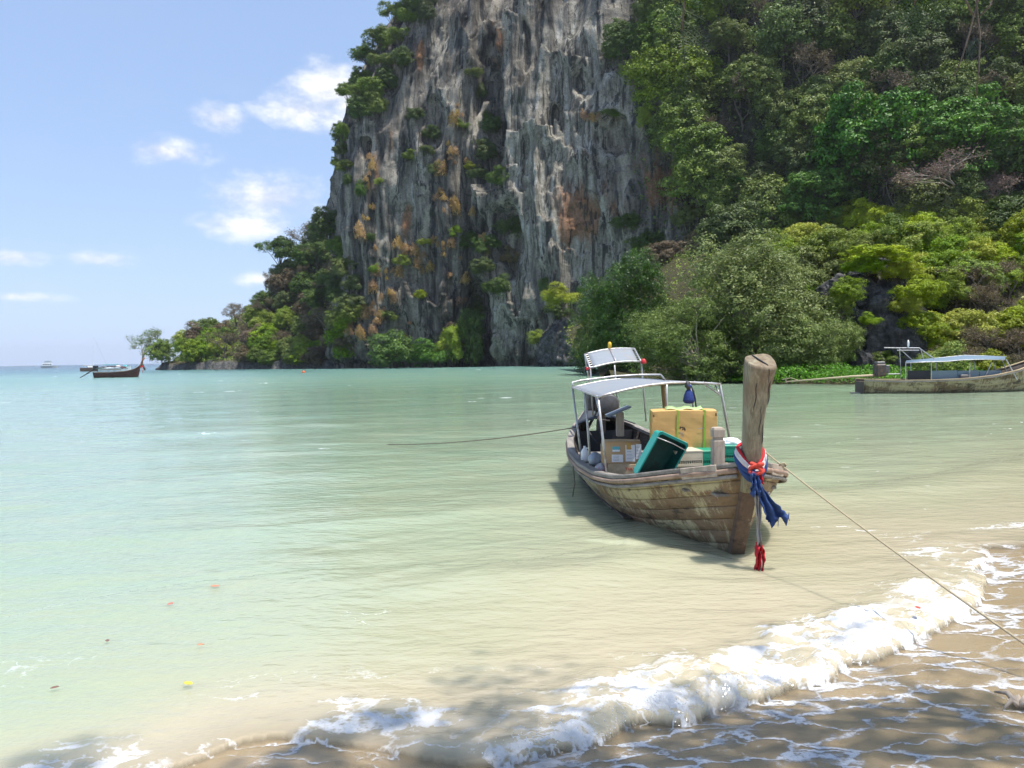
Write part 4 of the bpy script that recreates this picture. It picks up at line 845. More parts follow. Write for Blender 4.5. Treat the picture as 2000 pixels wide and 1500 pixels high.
def build_hull(root, H, bounds, joints, mats, thick=.03, gap=.004, seed=0, plank_n=14):
    g = random.Random(seed); qf = lambda a: a
    for side in (-1, 1):
        for k in range(len(bounds) - 1):
            q0, q1 = bounds[k], bounds[k + 1]; w_ = q1 - q0; ga = gap / max(.2, .9); ch = min(.010, w_ * .2)
            js = [0] + [j + g.uniform(-.05, .05) for j in joints[k % len(joints)]] + [1]
            for a, b in zip(js[:-1], js[1:]):
                ex = g.uniform(-.003, .005); qs = [q0 + ga, q0 + ga + ch, (q0 + q1) / 2, q1 - ga - ch, q1 - ga]
                gr = H.grid(a + (.0015 if a else 0), b - (.0015 if b < 1 else 0), max(4, int(plank_n * (b - a) * 2.6)), qs, side, [ex - .009, ex, ex, ex, ex - .009])
                MB().sheet(gr, thick).build('plank', mats[0] if side < 0 or len(mats) < 2 else mats[1], root, True)
        gr = H.grid(0, 1, 44, np.linspace(0, 1, 9), side, [-.032] * 9); MB().sheet(gr, .012).build('hull_lining', M_darkwood, root, True)
def sweep(H, side, prof, t0=0.0, t1=1.0, n=50):
    rings = []
    for t in np.linspace(t0, t1, n):
        p = H.pt(t, 1.0, side); rings.append([Vector((p[0] + side * a, p[1], p[2] + b)) for a, b in (prof if side > 0 else prof[::-1])])
    return MB().loft(rings)

# ---------------------------------------------------------------- the moored cargo boat
YAW = R(5.0); BO = Vector((2.32, 8.31, 0))
boat = thing('longtail_boat', 'weathered wooden longtail boat loaded with boxes moored in the shallows', 'boat', BO, YAW)
BM = Matrix.Translation(BO) @ Matrix.Rotation(YAW, 4, 'Z'); BI = BM.inverted()
def BL(px, py, Y): return BI @ P(px, py, Y)
H = Hull([-.46, -.2, .1, .5, .9, 1.4, 2.2, 3.4, 4.6, 5.8, 6.8, 7.5, 8.0], [.075, .31, .54, .76, .89, .98, 1.05, 1.06, 1.0, .84, .58, .32, .14], [1.0, .93, .87, .78, .70, .62, .55, .51, .53, .62, .76, .86, .95])
build_hull(boat, H, [0, .18, .32, .44, .55, .66, .77, .88, 1.0], [[.42, .75], [.28, .6], [.5], [.36, .7], [.22, .62]], [M_hull], seed=3)
for side in (-1, 1):
    sweep(H, side, [(-.09, -.012), (.035, -.012), (.04, .02), (.03, .036), (-.085, .036)], .0).build('gunwale_cap', M_rail, boat)
    sweep(H, side, [(.012, -.075), (.048, -.07), (.058, -.045), (.05, -.022), (.012, -.018)], .005).build('rub_rail', M_rub, boat, True)
    sweep(H, side, [(.010, -.128), (.032, -.125), (.04, -.105), (.032, -.088), (.010, -.084)], .005, .97).build('rub_rail', M_rail, boat, True)
    sweep(H, side, [(-.075, -.10), (-.045, -.10), (-.045, -.03), (-.075, -.03)], .06, .96).build('inner_stringer', M_darkwood, boat)
    for k in range(9):
        t_ = .22 + k * .085; pts = [Vector(H.pt(t_, q, side)) for q in (.12, .3, .5, .7, .85, .98)]; pts = [Vector((p.x - side * .07, p.y, p.z + .02)) for p in pts]
        MB().tube(pts, .032, 5).build('rib', M_darkwood, boat)
# stem plank and tall prow post
st = MB(); rings = []
for z in np.linspace(-.4, .98, 12):
    yb = -.46 + .62 * (1 - (z + .3) / 1.3); ww = .075 + .012 * z; d = .10
    rings.append([Vector((-ww, yb - .07, z)), Vector((-ww * .9, yb - .085, z)), Vector((ww * .9, yb - .085, z)), Vector((ww, yb - .07, z)), Vector((ww, yb + d, z)), Vector((-ww, yb + d, z))])
st.loft(rings).build('stem', M_stem, boat)
pm_ = MB(); rings = []
for z, yc, w_, d_, xo in [(.72, -.36, .085, .12, 0), (.92, -.42, .088, .12, 0), (1.08, -.46, .086, .11, -.005), (1.25, -.50, .087, .105, -.008), (1.45, -.545, .093, .105, -.012), (1.62, -.59, .106, .105, -.014), (1.78, -.635, .122, .107, -.012), (1.92, -.675, .139, .112, -.01), (2.0, -.70, .142, .115, -.008), (2.03, -.705, .136, .11, -.008)]:
    tilt = -.30 * (z > 1.95); ring = []
    for k in range(16):
        a = 2 * math.pi * k / 16; ca, sa = math.cos(a), math.sin(a); sup = lambda c: math.copysign(abs(c) ** .62, c)
        jit = 1 + .03 * math.sin(3 * a + z * 4)
        ring.append(Vector((xo + w_ * sup(ca) * jit, yc + d_ * sup(sa) * jit, z + (.55 * d_ * sup(sa) if z > 1.95 else .3 * d_ * sup(sa) if z > 1.85 else 0) + (.012 * math.sin(a * 2) if z > 1.95 else 0))))
    rings.append(ring)
post = pm_.loft(rings).build('prow_post', M_post, boat, True)
post.data.polygons.foreach_set('use_smooth', [len(p.vertices) == 4 for p in post.data.polygons])
# weathered crack over the end grain
ck = MB(); 
tops = [Vector((-.05, -.705 + .09, 2.03 + .05)), Vector((-.01, -.70, 2.034)), Vector((.03, -.78, 1.99)), Vector((.035, -.818, 1.93)), Vector((.03, -.80, 1.82))]
ck.tube([p + Vector((0, 0, .0)) for p in tops], [.010, .009, .008, .005, .002], 5).build('crack', M_black, boat)
for xa, z0, z1 in ((-.06, 1.55, 1.9), (.01, 1.3, 1.62), (.07, 1.6, 1.84), (-.02, 1.78, 1.97), (.045, 1.22, 1.42)):
    MB().tube([Vector((xa + .006 * math.sin(z * 31), float(np.interp(z, [1.25, 1.45, 1.62, 1.78, 1.92, 2.0], [-.606, -.652, -.697, -.744, -.79, -.815])) + .004, z)) for z in np.linspace(z0, z1, 9)], [.002, .005, .006, .006, .006, .005, .005, .004, .001], 5).build('crack', M_black, boat)
for sx in (-1, 1):
    p0, p1 = H.pt(.012, 1, sx), H.pt(.075, 1, sx)
    MB().box(((p0[0] + p1[0]) / 2 + sx * .045, (p0[1] + p1[1]) / 2, (p0[2] + p1[2]) / 2 - .03), (.03, .44, .12), Matrix.Rotation(math.atan2(-(p1[0] - p0[0]), p1[1] - p0[1]), 3, 'Z') @ Matrix.Rotation(-.18, 3, 'X'), .006).build('bow_plate', M_greywood, boat)
for k in range(6):                          # foredeck boards
    t_ = .035 + k * .042; y0 = float(np.interp(t_, H.t, H.y)) + .1; hw = float(np.interp(t_, H.t, H.b)) * .86; zd = float(np.interp(t_, H.t, H.z)) - .14
    MB().box((0, y0, min(zd, .66)), (hw * 2, .33, .03), None, .005).build('deck_board', M_rail, boat)
for k in range(9):
    y0 = 2.0 + k * .62; hw = float(np.interp(y0, H.y, H.b)) * .78; MB().box((0, y0, .06), (hw * 2, .58, .03), None, .005).build('floor_board', M_darkwood, boat)
for y0 in (2.55, 4.2, 5.6):
    hw = float(np.interp(y0, H.y, H.b)) - .07; MB().box((0, y0, .40), (hw * 2, .24, .035), None, .006).build('thwart', M_rail, boat)
# stern deck with dark hood
rows = []
for t_ in np.linspace(.84, .995, 8):
    l, r_ = H.pt(t_, 1, -1), H.pt(t_, 1, 1); rows.append([Vector(l).lerp(Vector(r_), f_) + Vector((0, 0, .05 + .16 * math.sin(math.pi * f_) * (1 - (t_ - .84) * 3))) for f_ in np.linspace(.04, .96, 9)])
MB().sheet(rows, .02).build('stern_hood', M_tarp, boat, True)
l, r_ = H.pt(.84, 1, -1), H.pt(.84, 1, 1)
MB().box((0, l[1] + .02, l[2] - .25), (r_[0] * 1.7, .03, .42)).build('stern_bulkhead', M_black, boat)
# mooring bitt
bt = BL(1402, 895, 9.05); tz = BL(1402, 834, 9.05).z; w_ = .062
b_ = MB(); b_.loft([[Vector((bt.x + sx * ww, bt.y + sy * ww, z)) for sx, sy in ((-1, -1), (1, -1), (1, 1), (-1, 1))] for z, ww in [(.5, w_), (tz - .155, w_), (tz - .145, w_ * .78), (tz - .12, w_ * .78), (tz - .11, w_), (tz - .03, w_ * 1.02), (tz - .008, w_ * .9), (tz, w_ * .62)]]); b_.build('mooring_bitt', M_greywood, boat)
# canopy
cLF, cRF, cLR, cRR = BL(1168, 775, 10.2), BL(1406, 750, 10.65), BL(1118, 757, 12.9), BL(1300, 744, 13.35)
rows = []
for f_ in np.linspace(0, 1, 13):
    l = cLF.lerp(cLR, f_); r_ = cRF.lerp(cRR, f_)
    rows.append([l.lerp(r_, k) + Vector((0, 0, .085 * math.sin(math.pi * k) - .03 * math.sin(math.pi * f_) * (1 - abs(2 * k - 1)))) for k in np.linspace(0, 1, 15)])
cano = MB().sheet(rows, .006).build('canopy', M_canvas, boat, True)
for nm, a in (('front', [r_ - Vector((0, .012, 0)) for r_ in rows[0]]), ('rear', rows[-1]), ('l', [r_[0] for r_ in rows]), ('r', [r_[-1] for r_ in rows])): MB().tube(a, .016, 8).build('canopy_tube', M_steel, boat, True)
for k in range(1, 14):                      # lashings of the front hem
    p = Vector(rows[0][k]) + Vector((0, -.012, 0)); MB().tube([p + Vector((-.006, -.02, -.004)), p + Vector((0, 0, .02)), p + Vector((.006, .02, .002))], .006, 5).build('lashing', M_steel, cano)
hoop = [cLR, BL(1118, 747, 12.95), BL(1135, 743, 13), BL(1200, 735, 13.1), BL(1250, 732, 13.2), BL(1290, 731.5, 13.3), BL(1294, 736, 13.3), cRR]
MB().tube(hoop, .016, 8).build('canopy_hoop', M_steel, boat, True)
def gun(y, side, dx=-.06): p = H.pt(float(np.interp(y, H.y, H.t)), 1, side); return Vector((p[0] + side * dx, p[1], p[2] + .0))
def pole(top, base, r=.017, m=M_steel): MB().tube([base, base.lerp(top, .5), top], r, 8).build('canopy_pole', m, boat, True)
pole(cLF, BL(1187, 940, 10.15)); pole(cLR, BL(1137, 905, 12.6)); pole(cLF.lerp(cLR, .45), BL(1154, 915, 11.4))
pole(cRF, BL(1427, 868, 10.9)); pole(cRR + Vector((.02, 0, 0)), BL(1302, 840, 13.3)); pole(cRF.lerp(cRR, .5) , BL(1360, 840, 12.2))
MB().tube([BL(1294, 748, 13.0), BL(1299, 805, 13.0), BL(1302, 840, 13.0)], .035, 8).build('canopy_post', woodmat('varnished_wood', (.36, .22, .10), (.5, .33, .16), (.18, .10, .05), (14, 14, 1.2)), boat, True)
for a, b in ((cLF, cLR), (cRF, cRR)):
    q_ = a + Vector((0, 0, -.14)); MB().tube([q_, a.lerp(b, .08)], .010, 6).build('canopy_brace', M_steel, boat, True)
q_ = cRF + Vector((0.005, 0, -.15)); MB().tube([q_, Vector(rows[0][-3])], .012, 6).build('canopy_brace', M_steel, boat, True)
# raised helm roof with lamps
hc = [BL(1142, 692, 14.7), BL(1239, 681, 15.0), BL(1252, 706, 14.3), BL(1153, 719, 14.0)]
rows = [[hc[0].lerp(hc[3], f_).lerp(hc[1].lerp(hc[2], f_), k) + Vector((0, 0, .045 * math.sin(math.pi * k))) for k in np.linspace(0, 1, 11)] for f_ in np.linspace(0, 1, 5)]
inner = [[r_[0].lerp(r_[-1], .06 + .88 * i / 10) + Vector((0, 0, .045 * math.sin(math.pi * (.06 + .88 * i / 10)))) for i in range(11)] for r_ in rows]
hr = MB().sheet(inner, .006).build('helm_roof', M_canvas, boat, True)
for a in (rows[0], rows[-1], [r_[0] for r_ in rows], [r_[-1] for r_ in rows], [Vector(r_[5]) + Vector((0, 0, .012)) for r_ in rows]): MB().tube(a, .016, 8).build('roof_tube', M_steel, hr, True)
for e, f2 in ((0, 0), (-1, -1)):
    for k in range(7):
        f_ = (k + .5) / 7; a = rows[0][e].lerp(rows[-1][e], f_); b = inner[0][f2].lerp(inner[-1][f2], f_); MB().tube([a, b], .006, 5).build('lashing', M_steel, hr)
for top, base in ((hc[3], BL(1158, 812, 14.2)), (hc[2], BL(1262, 822, 14.6)), (hc[3].lerp(hc[2], .47), BL(1210, 828, 14.3)), (hc[0], BL(1160, 806, 15.2))): pole(top, base, .015)
y_ = Vector(rows[0][5]); MB().lathe(y_ + Vector((0, 0, .0)), [(.022, 0), (.026, .02), (.036, .025), (.036, .09), (.03, .12), (.012, .135)], 12).build('amber_lamp', M_yellow, boat, True)
y_ = BL(1257, 707, 14.25); MB().lathe(y_, [(.045, -.03), (.05, -.025), (.052, .0), (.045, .035), (.025, .055), (.008, .06)], 14).build('red_lamp', M_red, boat, True)
y_ = BL(1146, 720, 14.0); lm = MB().box(y_, (.075, .075, .075), None, .008).build('lamp_box', M_black, boat); MB().lathe(y_ + Vector((0, -.04, 0)), [(.026, 0), (.028, .012), (.02, .02)], 10, Matrix.Rotation(R(90), 3, 'X')).build('lens', M_red, lm)
# engine on its pivot
ec = BL(1176, 786, 14.4); eng = MB()
eng.box(ec, (.36, .5, .30), None, .03); eng.box(ec + Vector((.06, -.1, .18)), (.22, .30, .10), None, .02)
ebl = eng.build('engine_block', M_engine, boat)
MB().lathe(ec + Vector((.06, -.27, -.02)), [(.03, 0), (.17, .01), (.185, .02), (.185, .06), (.15, .07), (.05, .09)], 22, Matrix.Rotation(R(90), 3, 'X')).build('flywheel', M_engine2, ebl, True)
MB().box(ec + Vector((-.24, -.05, .02)), (.14, .34, .30), None, .02).build('radiator', M_engine2, ebl)
MB().tube([ec + Vector((.1, 0, .1)), ec + Vector((.14, -.1, .24)), ec + Vector((.2, -.2, .26))], .03, 8).build('exhaust_pipe', M_engine, ebl, True)
MB().tube([ec + Vector((.14, -.2, -.12)), ec + Vector((.24, -.34, -.13)), ec + Vector((.27, -.36, -.10))], [.045, .04, .03], 8).build('manifold', simple('rusty_iron', (.24, .12, .06), .8, .4, 12), ebl, True)
for k in range(4): MB().tube([ec + Vector((-.16 + .09 * k, -.26, .12)), ec + Vector((-.14 + .09 * k, -.30, -.02)), ec + Vector((-.17 + .1 * k, -.27, -.16))], .012, 6).build('hose', M_black, ebl, True)
MB().tube([ec + Vector((-.1, -.2, -.18)), ec + Vector((-.16, -.38, -.28)), ec + Vector((.05, -.42, -.3))], .016, 6).build('tiller_bracket', M_engine, boat, True)
MB().tube([ec + Vector((0, 0, -.1)), ec + Vector((0, 0, -.55))], .06, 8).build('engine_pivot', M_engine, boat)
MB().tube([ec + Vector((0, .2, -.05)), ec + Vector((0, 3.2, -1.35))], .03, 8).build('propeller_shaft', M_steel, boat)
# helm seat on a post
sp_ = BL(1207, 803, 13.2); MB().sheet([[sp_ + Vector((x_, y2, .07 * x_ / .18)) for x_ in np.linspace(-.19, .19, 5)] for y2 in (-.14, 0, .14)], .03).build('helm_seat', simple('blue_grey_plastic', (.20, .25, .32), .35, .2), boat)
MB().box(sp_ + Vector((.03, 0, -.22)), (.12, .10, .40), None, .01).build('seat_post', M_greywood, boat)
# fuel line, steering lines
MB().tube([BL(1146, 806, 13.6), BL(1148, 840, 13.4), BL(1166, 866, 13.0)], .012, 6).build('hose', M_black, boat, True)

# ---------------------------------------------------------------- ropes of the boat
def rope(name, label, pts, r, mat, cat='rope', n=8, group=None):
    return tag(MB().tube(pts, r, n).build(name, mat, None, True), label, cat, group)
def sag(a, b, s, n=24): return [a.lerp(b, i / n) + Vector((0, 0, -s * 4 * (i / n) * (1 - i / n))) for i in range(n + 1)]
bowp = P(1497, 885, 7.78); e1 = P(2000, 1246, 5.0); dirv = e1 - bowp; stake = bowp + dirv * 1.30
rope('mooring_rope', 'pale mooring rope running from the prow to the beach on the right', sag(bowp, stake, .05), .008, M_rope)
kp_ = bowp.lerp(stake, .075); tag(MB().tube([kp_ + Vector((-.03, .02, .0)), kp_ + Vector((0, -.025, .02)), kp_ + Vector((.03, .02, 0)), kp_ + Vector((.01, .0, -.03)), kp_ + Vector((-.02, -.01, .01))], .012, 7).build('rope_knot', M_rope, None, True), 'small knot on the pale mooring rope near the prow', 'knot')
tag(MB().lathe(Vector((stake.x, stake.y, float(sand_z(*[np.array([q]) for q in (shore_dist(np.array([stake.x]), np.array([stake.y]))[0][0], stake.x, stake.y)])[0]) - .2)), [(.02, -.2), (.035, 0), (.04, .25), (.038, .5), (.03, .52)], 10).build('mooring_stake', M_greywood, None, True), 'short wooden stake in the sand holding the mooring rope', 'stake')
rope('anchor_line', 'thin dark line from the boat side running left into the water', sag(P(1128, 834, 14.6), G(740, 868, -.03), .10), .010, M_rope_d)
rope('loose_line', 'thin dark cord dangling from the left gunwale into the water', [P(1119, 903, 12.1), P(1121, 925, 11.9), P(1123, 945, 11.8), P(1120, 960, 11.8), P(1118, 975, 11.8)], .008, M_rope_d)
cpts = []
for k in range(64): a = k * .62; cpts.append(BM @ Vector((bt.x + .105 * math.cos(a) * (1 + .05 * math.sin(k)), bt.y + .105 * math.sin(a), .70 + .001 * k + .014 * (k // 10) + .01 * math.sin(k * 1.7))))
for k in range(14): cpts.append(BM @ Vector((bt.x - .1 - .02 * k, bt.y + .1 * math.cos(k * .8), .72 + .05 * math.sin(k * .9))))
rope('rope_coil', 'pale rope wound round the wooden mooring bitt', cpts, .013, M_rope)

# ---------------------------------------------------------------- cargo
M_card = simple('cardboard', (.60, .36, .13), .85, .10, 3, bump=.12, stain=(.52, .30, .10), stain_amt=.3)
M_card2 = simple('brown_cardboard', (.50, .34, .19), .85, .12, 4, bump=.15, stain=(.38, .25, .13), stain_amt=.4)
M_strap = simple('green_strap', (.30, .46, .06), .4, .15, 30); M_tape = simple('clear_green_tape', (.55, .75, .35), .25, .1)
M_white = simple('white_paper', (.80, .80, .80), .7, .06, 10); M_tealp = simple('teal_paper', (.12, .42, .47), .6, .1)
M_tape_b = simple('brown_tape', (.55, .33, .08), .3, .1); M_ink = simple('black_ink', (.03, .025, .02), .6, .1); M_inkr = simple('red_ink', (.55, .06, .04), .6, .2); M_inkg = simple('grey_ink', (.35, .35, .36), .7, .2)
M_teal = simple('teal_plastic', (.018, .34, .27), .36, .12, 5, bump=.05, spec=.5); M_teal_d = simple('worn_teal_plastic', (.02, .27, .21), .45, .2, 7)
M_green = simple('green_plastic', (.02, .28, .17), .4, .2, 7); M_beige = simple('beige_plastic', (.56, .50, .37), .55, .15, 6, stain=(.33, .27, .18), stain_amt=.5)
def frame3(px, py, Y, rz=0.0): return Matrix.Translation(P(px, py, Y)) @ Matrix.Rotation(rz, 4, 'Z')
def cbox(root, size, mat, name='carton', bev=.008):
    w_, d_, h_ = size; mb = MB(); n = 12        # panels slightly bowed, dented and crushed at the corners
    def bend(x, y, z):
        p = np.array([[x, y, z]]); fx, fy, fz = x / w_ * 2, y / d_ * 2, z / h_ * 2 - 1
        c = (1 - abs(fx) ** 3) * (1 - abs(fz) ** 3) if abs(fy) > .999 else (1 - abs(fy) ** 3) * (1 - abs(fz) ** 3) if abs(fx) > .999 else (1 - abs(fx) ** 3) * (1 - abs(fy) ** 3)
        e = float(fbm(np.array([x * 7 + w_ * 31]), np.array([y * 7]), np.array([z * 7]), oct=3, seed=int(w_ * 1000))[0]); crush = .010 * max(0, abs(fx) + abs(fy) + abs(fz) - 2.4) / .6 * (1 + e)
        o_ = .010 * c * e + .004 * c
        return Vector((x + (math.copysign(o_, fx) if abs(fx) > .999 else 0) - math.copysign(crush, fx), y + (math.copysign(o_, fy) if abs(fy) > .999 else 0) - math.copysign(crush, fy), z + (math.copysign(o_, fz) if abs(fz) > .999 else 0) - math.copysign(crush, fz)))
    L = np.linspace(-.5, .5, n)
    for ax_, sg in ((0, -1), (0, 1), (1, -1), (1, 1), (2, -1), (2, 1)):
        pts = []
        for a in L:
            for b in L:
                q = [0, 0, 0]; q[ax_] = sg * .5; q[(ax_ + 1) % 3] = a; q[(ax_ + 2) % 3] = b; pts.append(bend(q[0] * w_, q[1] * d_, (q[2] + .5) * h_))
        f = [tuple(i) if sg > 0 else tuple(i)[::-1] for i in grid_faces(n, n)]; mb.add(pts, f)
    return mb.build(name, mat, root)
def at_root(name, label, cat, loc, rot): o = thing(name, label, cat, loc); o.rotation_euler = rot; return o
def strokes(root, name, mat, lines, y, r=.006):
    for l in lines:
        for a, b in zip(l[:-1], l[1:]):
            d = Vector((b[0] - a[0], 0, b[1] - a[1])); c = Vector(((a[0] + b[0]) / 2, y, (a[1] + b[1]) / 2))
            MB().box(c, (d.length + r, .0015, r), Matrix.Rotation(-math.atan2(d.z, d.x), 3, 'Y')).build(name, mat, root)
# large carton: seen front from x 1282 to 1405, its left end from 1262
Yb = 9.95; k = Yb / F; bw, bh, bd = 126 * k, 77 * k, .50; bc = P(1342, 879, Yb)
big = at_root('large_cardboard_box', 'largest orange brown cardboard box with two green straps under the canopy edge', 'box', bc + Vector((0, bd / 2, 0)), (0, 0, R(-6)))
cbox(big, (bw, bd, bh), M_card, bev=.010)
for xx_ in (-.09 * bw / .8, .30 * bw): 
    s_ = MB(); wv_ = .011
    s_.box((xx_, -bd / 2 - .012, bh / 2), (.022, .004, bh + .012), Matrix.Rotation(R(2), 3, 'Y')); s_.box((xx_, 0, bh + .005), (.022, bd, .004)); s_.box((xx_, bd / 2 + .004, bh / 2), (.022, .004, bh)); s_.build('strap', M_strap, big)
MB().box((-bw / 2 - .004, 0, bh / 2), (.004, .022, bh), None).build('strap', M_strap, big)
MB().sheet([[Vector((x_, y2, bh + .012 + .012 * math.sin(x_ * 30) + .02 * (y2 > 0))) for x_ in np.linspace(-.22, .24, 10)] for y2 in (-.12, -.02, .08)], .004).build('tape', M_tape, big, True)
strokes(big, 'print', M_ink, [[(-.06, .27), (-.055, .29), (-.02, .285), (-.03, .255)], [(-.005, .28), (.0, .245)], [(-.02, .265), (.005, .262)]], -bd / 2 - .012, .011)
strokes(big, 'print', M_inkg, [[(-.05, .23), (-.045, .17)], [(-.03, .225), (-.02, .19), (-.03, .165)], [(.16, .27), (.24, .275)]], -bd / 2 - .012, .006)
MB().box((-bw / 2 + .02, -bd / 2 - .006, bh - .06), (.016, .003, .03)).build('handle_slot', M_ink, big); MB().box((bw / 2 - .02, -bd / 2 - .006, bh - .05), (.016, .003, .035)).build('handle_slot', M_ink, big)
# small carton on a wooden crate
Yb = 10.55; k = Yb / F; sw, sh_, sd_ = 76 * k, 44 * k, .32; c0 = P(1216, 906, Yb)
sm = at_root('small_cardboard_box', 'small brown cardboard box with white shipping labels on a wooden crate', 'box', c0 + Vector((0, sd_ / 2, 0)), (0, 0, R(-8)))
cbox(sm, (sw, sd_, sh_), M_card2)
MB().box((.0, -sd_ / 2 + .0, sh_ + .010), (sw * .98, sd_ * .2, .004)).build('tape', simple('packing_tape', (.62, .5, .36), .2, .1), sm)
for x_, z_, w2, h2, mt in ((-.06, .66 * sh_, .10, .07, M_tealp), (-.045, .25 * sh_, .15, .10, M_white), (.125, .48 * sh_, .125, .22, M_white), (.235, .55 * sh_, .07, .2, M_white)):
    lb_ = MB().box((x_, -sd_ / 2 - .010, z_), (w2, .003, h2)).build('shipping_label', mt, sm)
    if mt is M_white:
        for r2 in range(4): MB().box((x_ - w2 * .12, -sd_ / 2 - .0125, z_ + h2 * (.3 - .2 * r2)), (w2 * (.6 - .12 * (r2 % 2)), .0015, .005)).build('print', M_inkg, lb_)
    else: MB().box((x_, -sd_ / 2 - .0125, z_ - h2 * .28), (w2 * .98, .0015, h2 * .36)).build('print', M_white, lb_)
MB().sheet([[Vector((.105 + .03 * a, -sd_ / 2 - .014, .8 * sh_ - .045 * b)) for a in (-1, 0, 1)] for b in (-1, 0, 1)], .003).build('tape', M_tape_b, sm)
MB().box((-sw / 2 - .010, 0, .6 * sh_), (.003, .10, .14)).build('shipping_label', M_white, sm)
wc = at_root('wooden_crate', 'open pale wooden crate with red lettering under the small cardboard box', 'crate', c0 + Vector((.06, sd_ / 2, -.30)), (0, 0, R(-8)))
cw, cd_, chh = 66 * k, .36, .30
for sy in (-1, 1):
    MB().box((0, sy * cd_ / 2, chh - .07), (cw, .018, .13), None, .003).build('slat', M_palewood, wc); MB().box((0, sy * cd_ / 2, .05), (cw, .018, .09), None, .003).build('slat', M_palewood, wc)
for sx in (-1, 1):
    MB().box((sx * cw / 2, 0, chh - .07), (.018, cd_ - .02, .13), None, .003).build('slat', M_palewood, wc); MB().box((sx * cw / 2, 0, .05), (.018, cd_ - .02, .09), None, .003).build('slat', M_palewood, wc)
    for sy in (-1, 1): MB().box((sx * (cw / 2 - .03), sy * (cd_ / 2 - .024), chh / 2), (.03, .028, chh - .006)).build('corner_post', M_palewood, wc)
MB().box((0, 0, .012), (cw - .02, cd_ - .02, .016)).build('crate_floor', M_palewood, wc); MB().box((0, 0, chh - .008), (cw - .03, cd_ - .03, .012)).build('crate_lid', M_palewood, wc)
strokes(wc, 'print', M_inkr, [[(.0, .25), (.03, .25)], [(.012, .22), (.016, .25)], [(.035, .22), (.045, .25), (.055, .22)], [(.065, .22), (.067, .25), (.082, .22), (.085, .25)], [(.095, .22), (.105, .25), (.12, .225)], [(.13, .22), (.133, .25), (.15, .245)]], -cd_ / 2 - .011, .006)
# tilted teal tub, mouth towards the viewer
def tub(root, L_, W_, D_, mat, inner, th=.012, rim=.028):
    o_ = [(-W_ / 2, -L_ / 2), (W_ / 2, -L_ / 2), (W_ / 2, L_ / 2), (-W_ / 2, L_ / 2)]
    def ring(s_, z, cr=.03):
        r_ = []
        for sx, sy in ((-1, -1), (1, -1), (1, 1), (-1, 1)):
            cx, cy = sx * (W_ / 2 * s_ - cr), sy * (L_ / 2 * s_ - cr); a0 = math.atan2(sy, sx)
            for q in (-.6, 0, .6): r_.append(Vector((cx + cr * 1.2 * math.cos(a0 + q), cy + cr * 1.2 * math.sin(a0 + q), z)))
        return r_
    MB().loft([ring(.86, th), ring(.9, 0), ring(1.0, D_ - .03), ring(1.06, D_ - .03), ring(1.06, D_), ring(.965, D_)], cap=False).build('tub_wall', mat, root, False)
    MB().loft([ring(.965, D_ - .001), ring(.87, th)], cap=False).build('tub_inner_wall', inner, root, False)
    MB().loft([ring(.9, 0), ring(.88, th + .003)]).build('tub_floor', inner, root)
Yb = 9.5; k = Yb / F; tb = at_root('teal_tub', 'teal plastic tub tipped on its end with its dark mouth facing the beach', 'tub', P(1281, 890, 9.62), (0, 0, 0))
tw, tL, tD = 60 * k, 104 * k, .24
Mx = Matrix.Rotation(R(4), 4, 'Z') @ Matrix.Rotation(R(28), 4, 'Y') @ Matrix.Rotation(R(72), 4, 'X'); tb.rotation_euler = Mx.to_euler()
tb.rotation_euler = (Matrix.Rotation(R(26), 3, 'Y') @ Matrix.Rotation(R(10), 3, 'Z') @ Matrix.Rotation(R(99), 3, 'X')).to_euler()
tub(tb, tL, tw, tD, M_teal, simple('shaded_teal_inside', (.010, .075, .06), .5, .5, 6, stain=(.012, .02, .015), stain_amt=.7, stain_scale=5))  # the tub's own shade is painted into this darker, blotchy inside colour
for sy, nm in ((1, 'a'), (-1, 'b')):
    MB().tube([Vector((-tw * .55, sy * tL * .40, tD + .012)), Vector((0, sy * tL * .42, tD + .02)), Vector((tw * .55, sy * tL * .40, tD + .012))], .006, 6).build('wire_handle', M_steel, tb, True)
# crates on the foredeck
def crate(name, label, px, py, Y, w_, d_, h_, rz, mat, slots=True):
    r_ = at_root(name, label, 'crate', P(px, py, Y) + Vector((0, d_ / 2, -h_)), (0, 0, rz))
    for sx, sy in ((0, -1), (0, 1), (-1, 0), (1, 0)):
        L_ = w_ if sx == 0 else d_ - .02; M = Matrix.Identity(3) if sx == 0 else Matrix.Rotation(R(90), 3, 'Z'); c = Vector((sx * w_ / 2, sy * d_ / 2, 0))
        wb = MB(); nb = 12 if L_ > .25 else 8
        for z_, hh_ in ((.03, .05), (h_ * .42, .03), (h_ * .66, .025), (h_ - .045, .09)): wb.box(c + Vector((0, 0, z_)), (L_, .014, hh_), M)
        for i in range(nb + 1): wb.box(c + M @ Vector((-L_ / 2 + L_ * i / nb, 0, 0)) + Vector((0, 0, h_ / 2)), (.010, .010, h_ - .02), M)
        wb.build('lattice_wall', mat, r_)
    MB().box((0, 0, h_ - .0), (w_ + .02, d_ + .02, .022), None, .004).build('crate_lid', mat, r_); MB().box((0, 0, .008), (w_ - .02, d_ - .02, .012)).build('crate_floor', mat, r_)
    return r_
crate('beige_crate', 'beige slotted plastic crate on the foredeck beside the teal tub', 1342, 882, 9.55, 53 * 9.55 / F, .36, .28, R(8), M_beige)
crate('green_crate', 'green slotted plastic crate left of the wooden mooring bitt', 1384, 882, 9.6, 34 * 9.6 / F, .34, .27, R(6), M_green)
crate('green_crate', 'green slotted plastic crate with white sacks right of the mooring bitt', 1428, 872, 9.5, 36 * 9.5 / F, .34, .27, R(-8), M_green)
crate('green_crate', 'green plastic crate hidden beneath the largest cardboard box', 1330, 880, 10.0, .62, .44, .27, R(-6), M_teal_d)
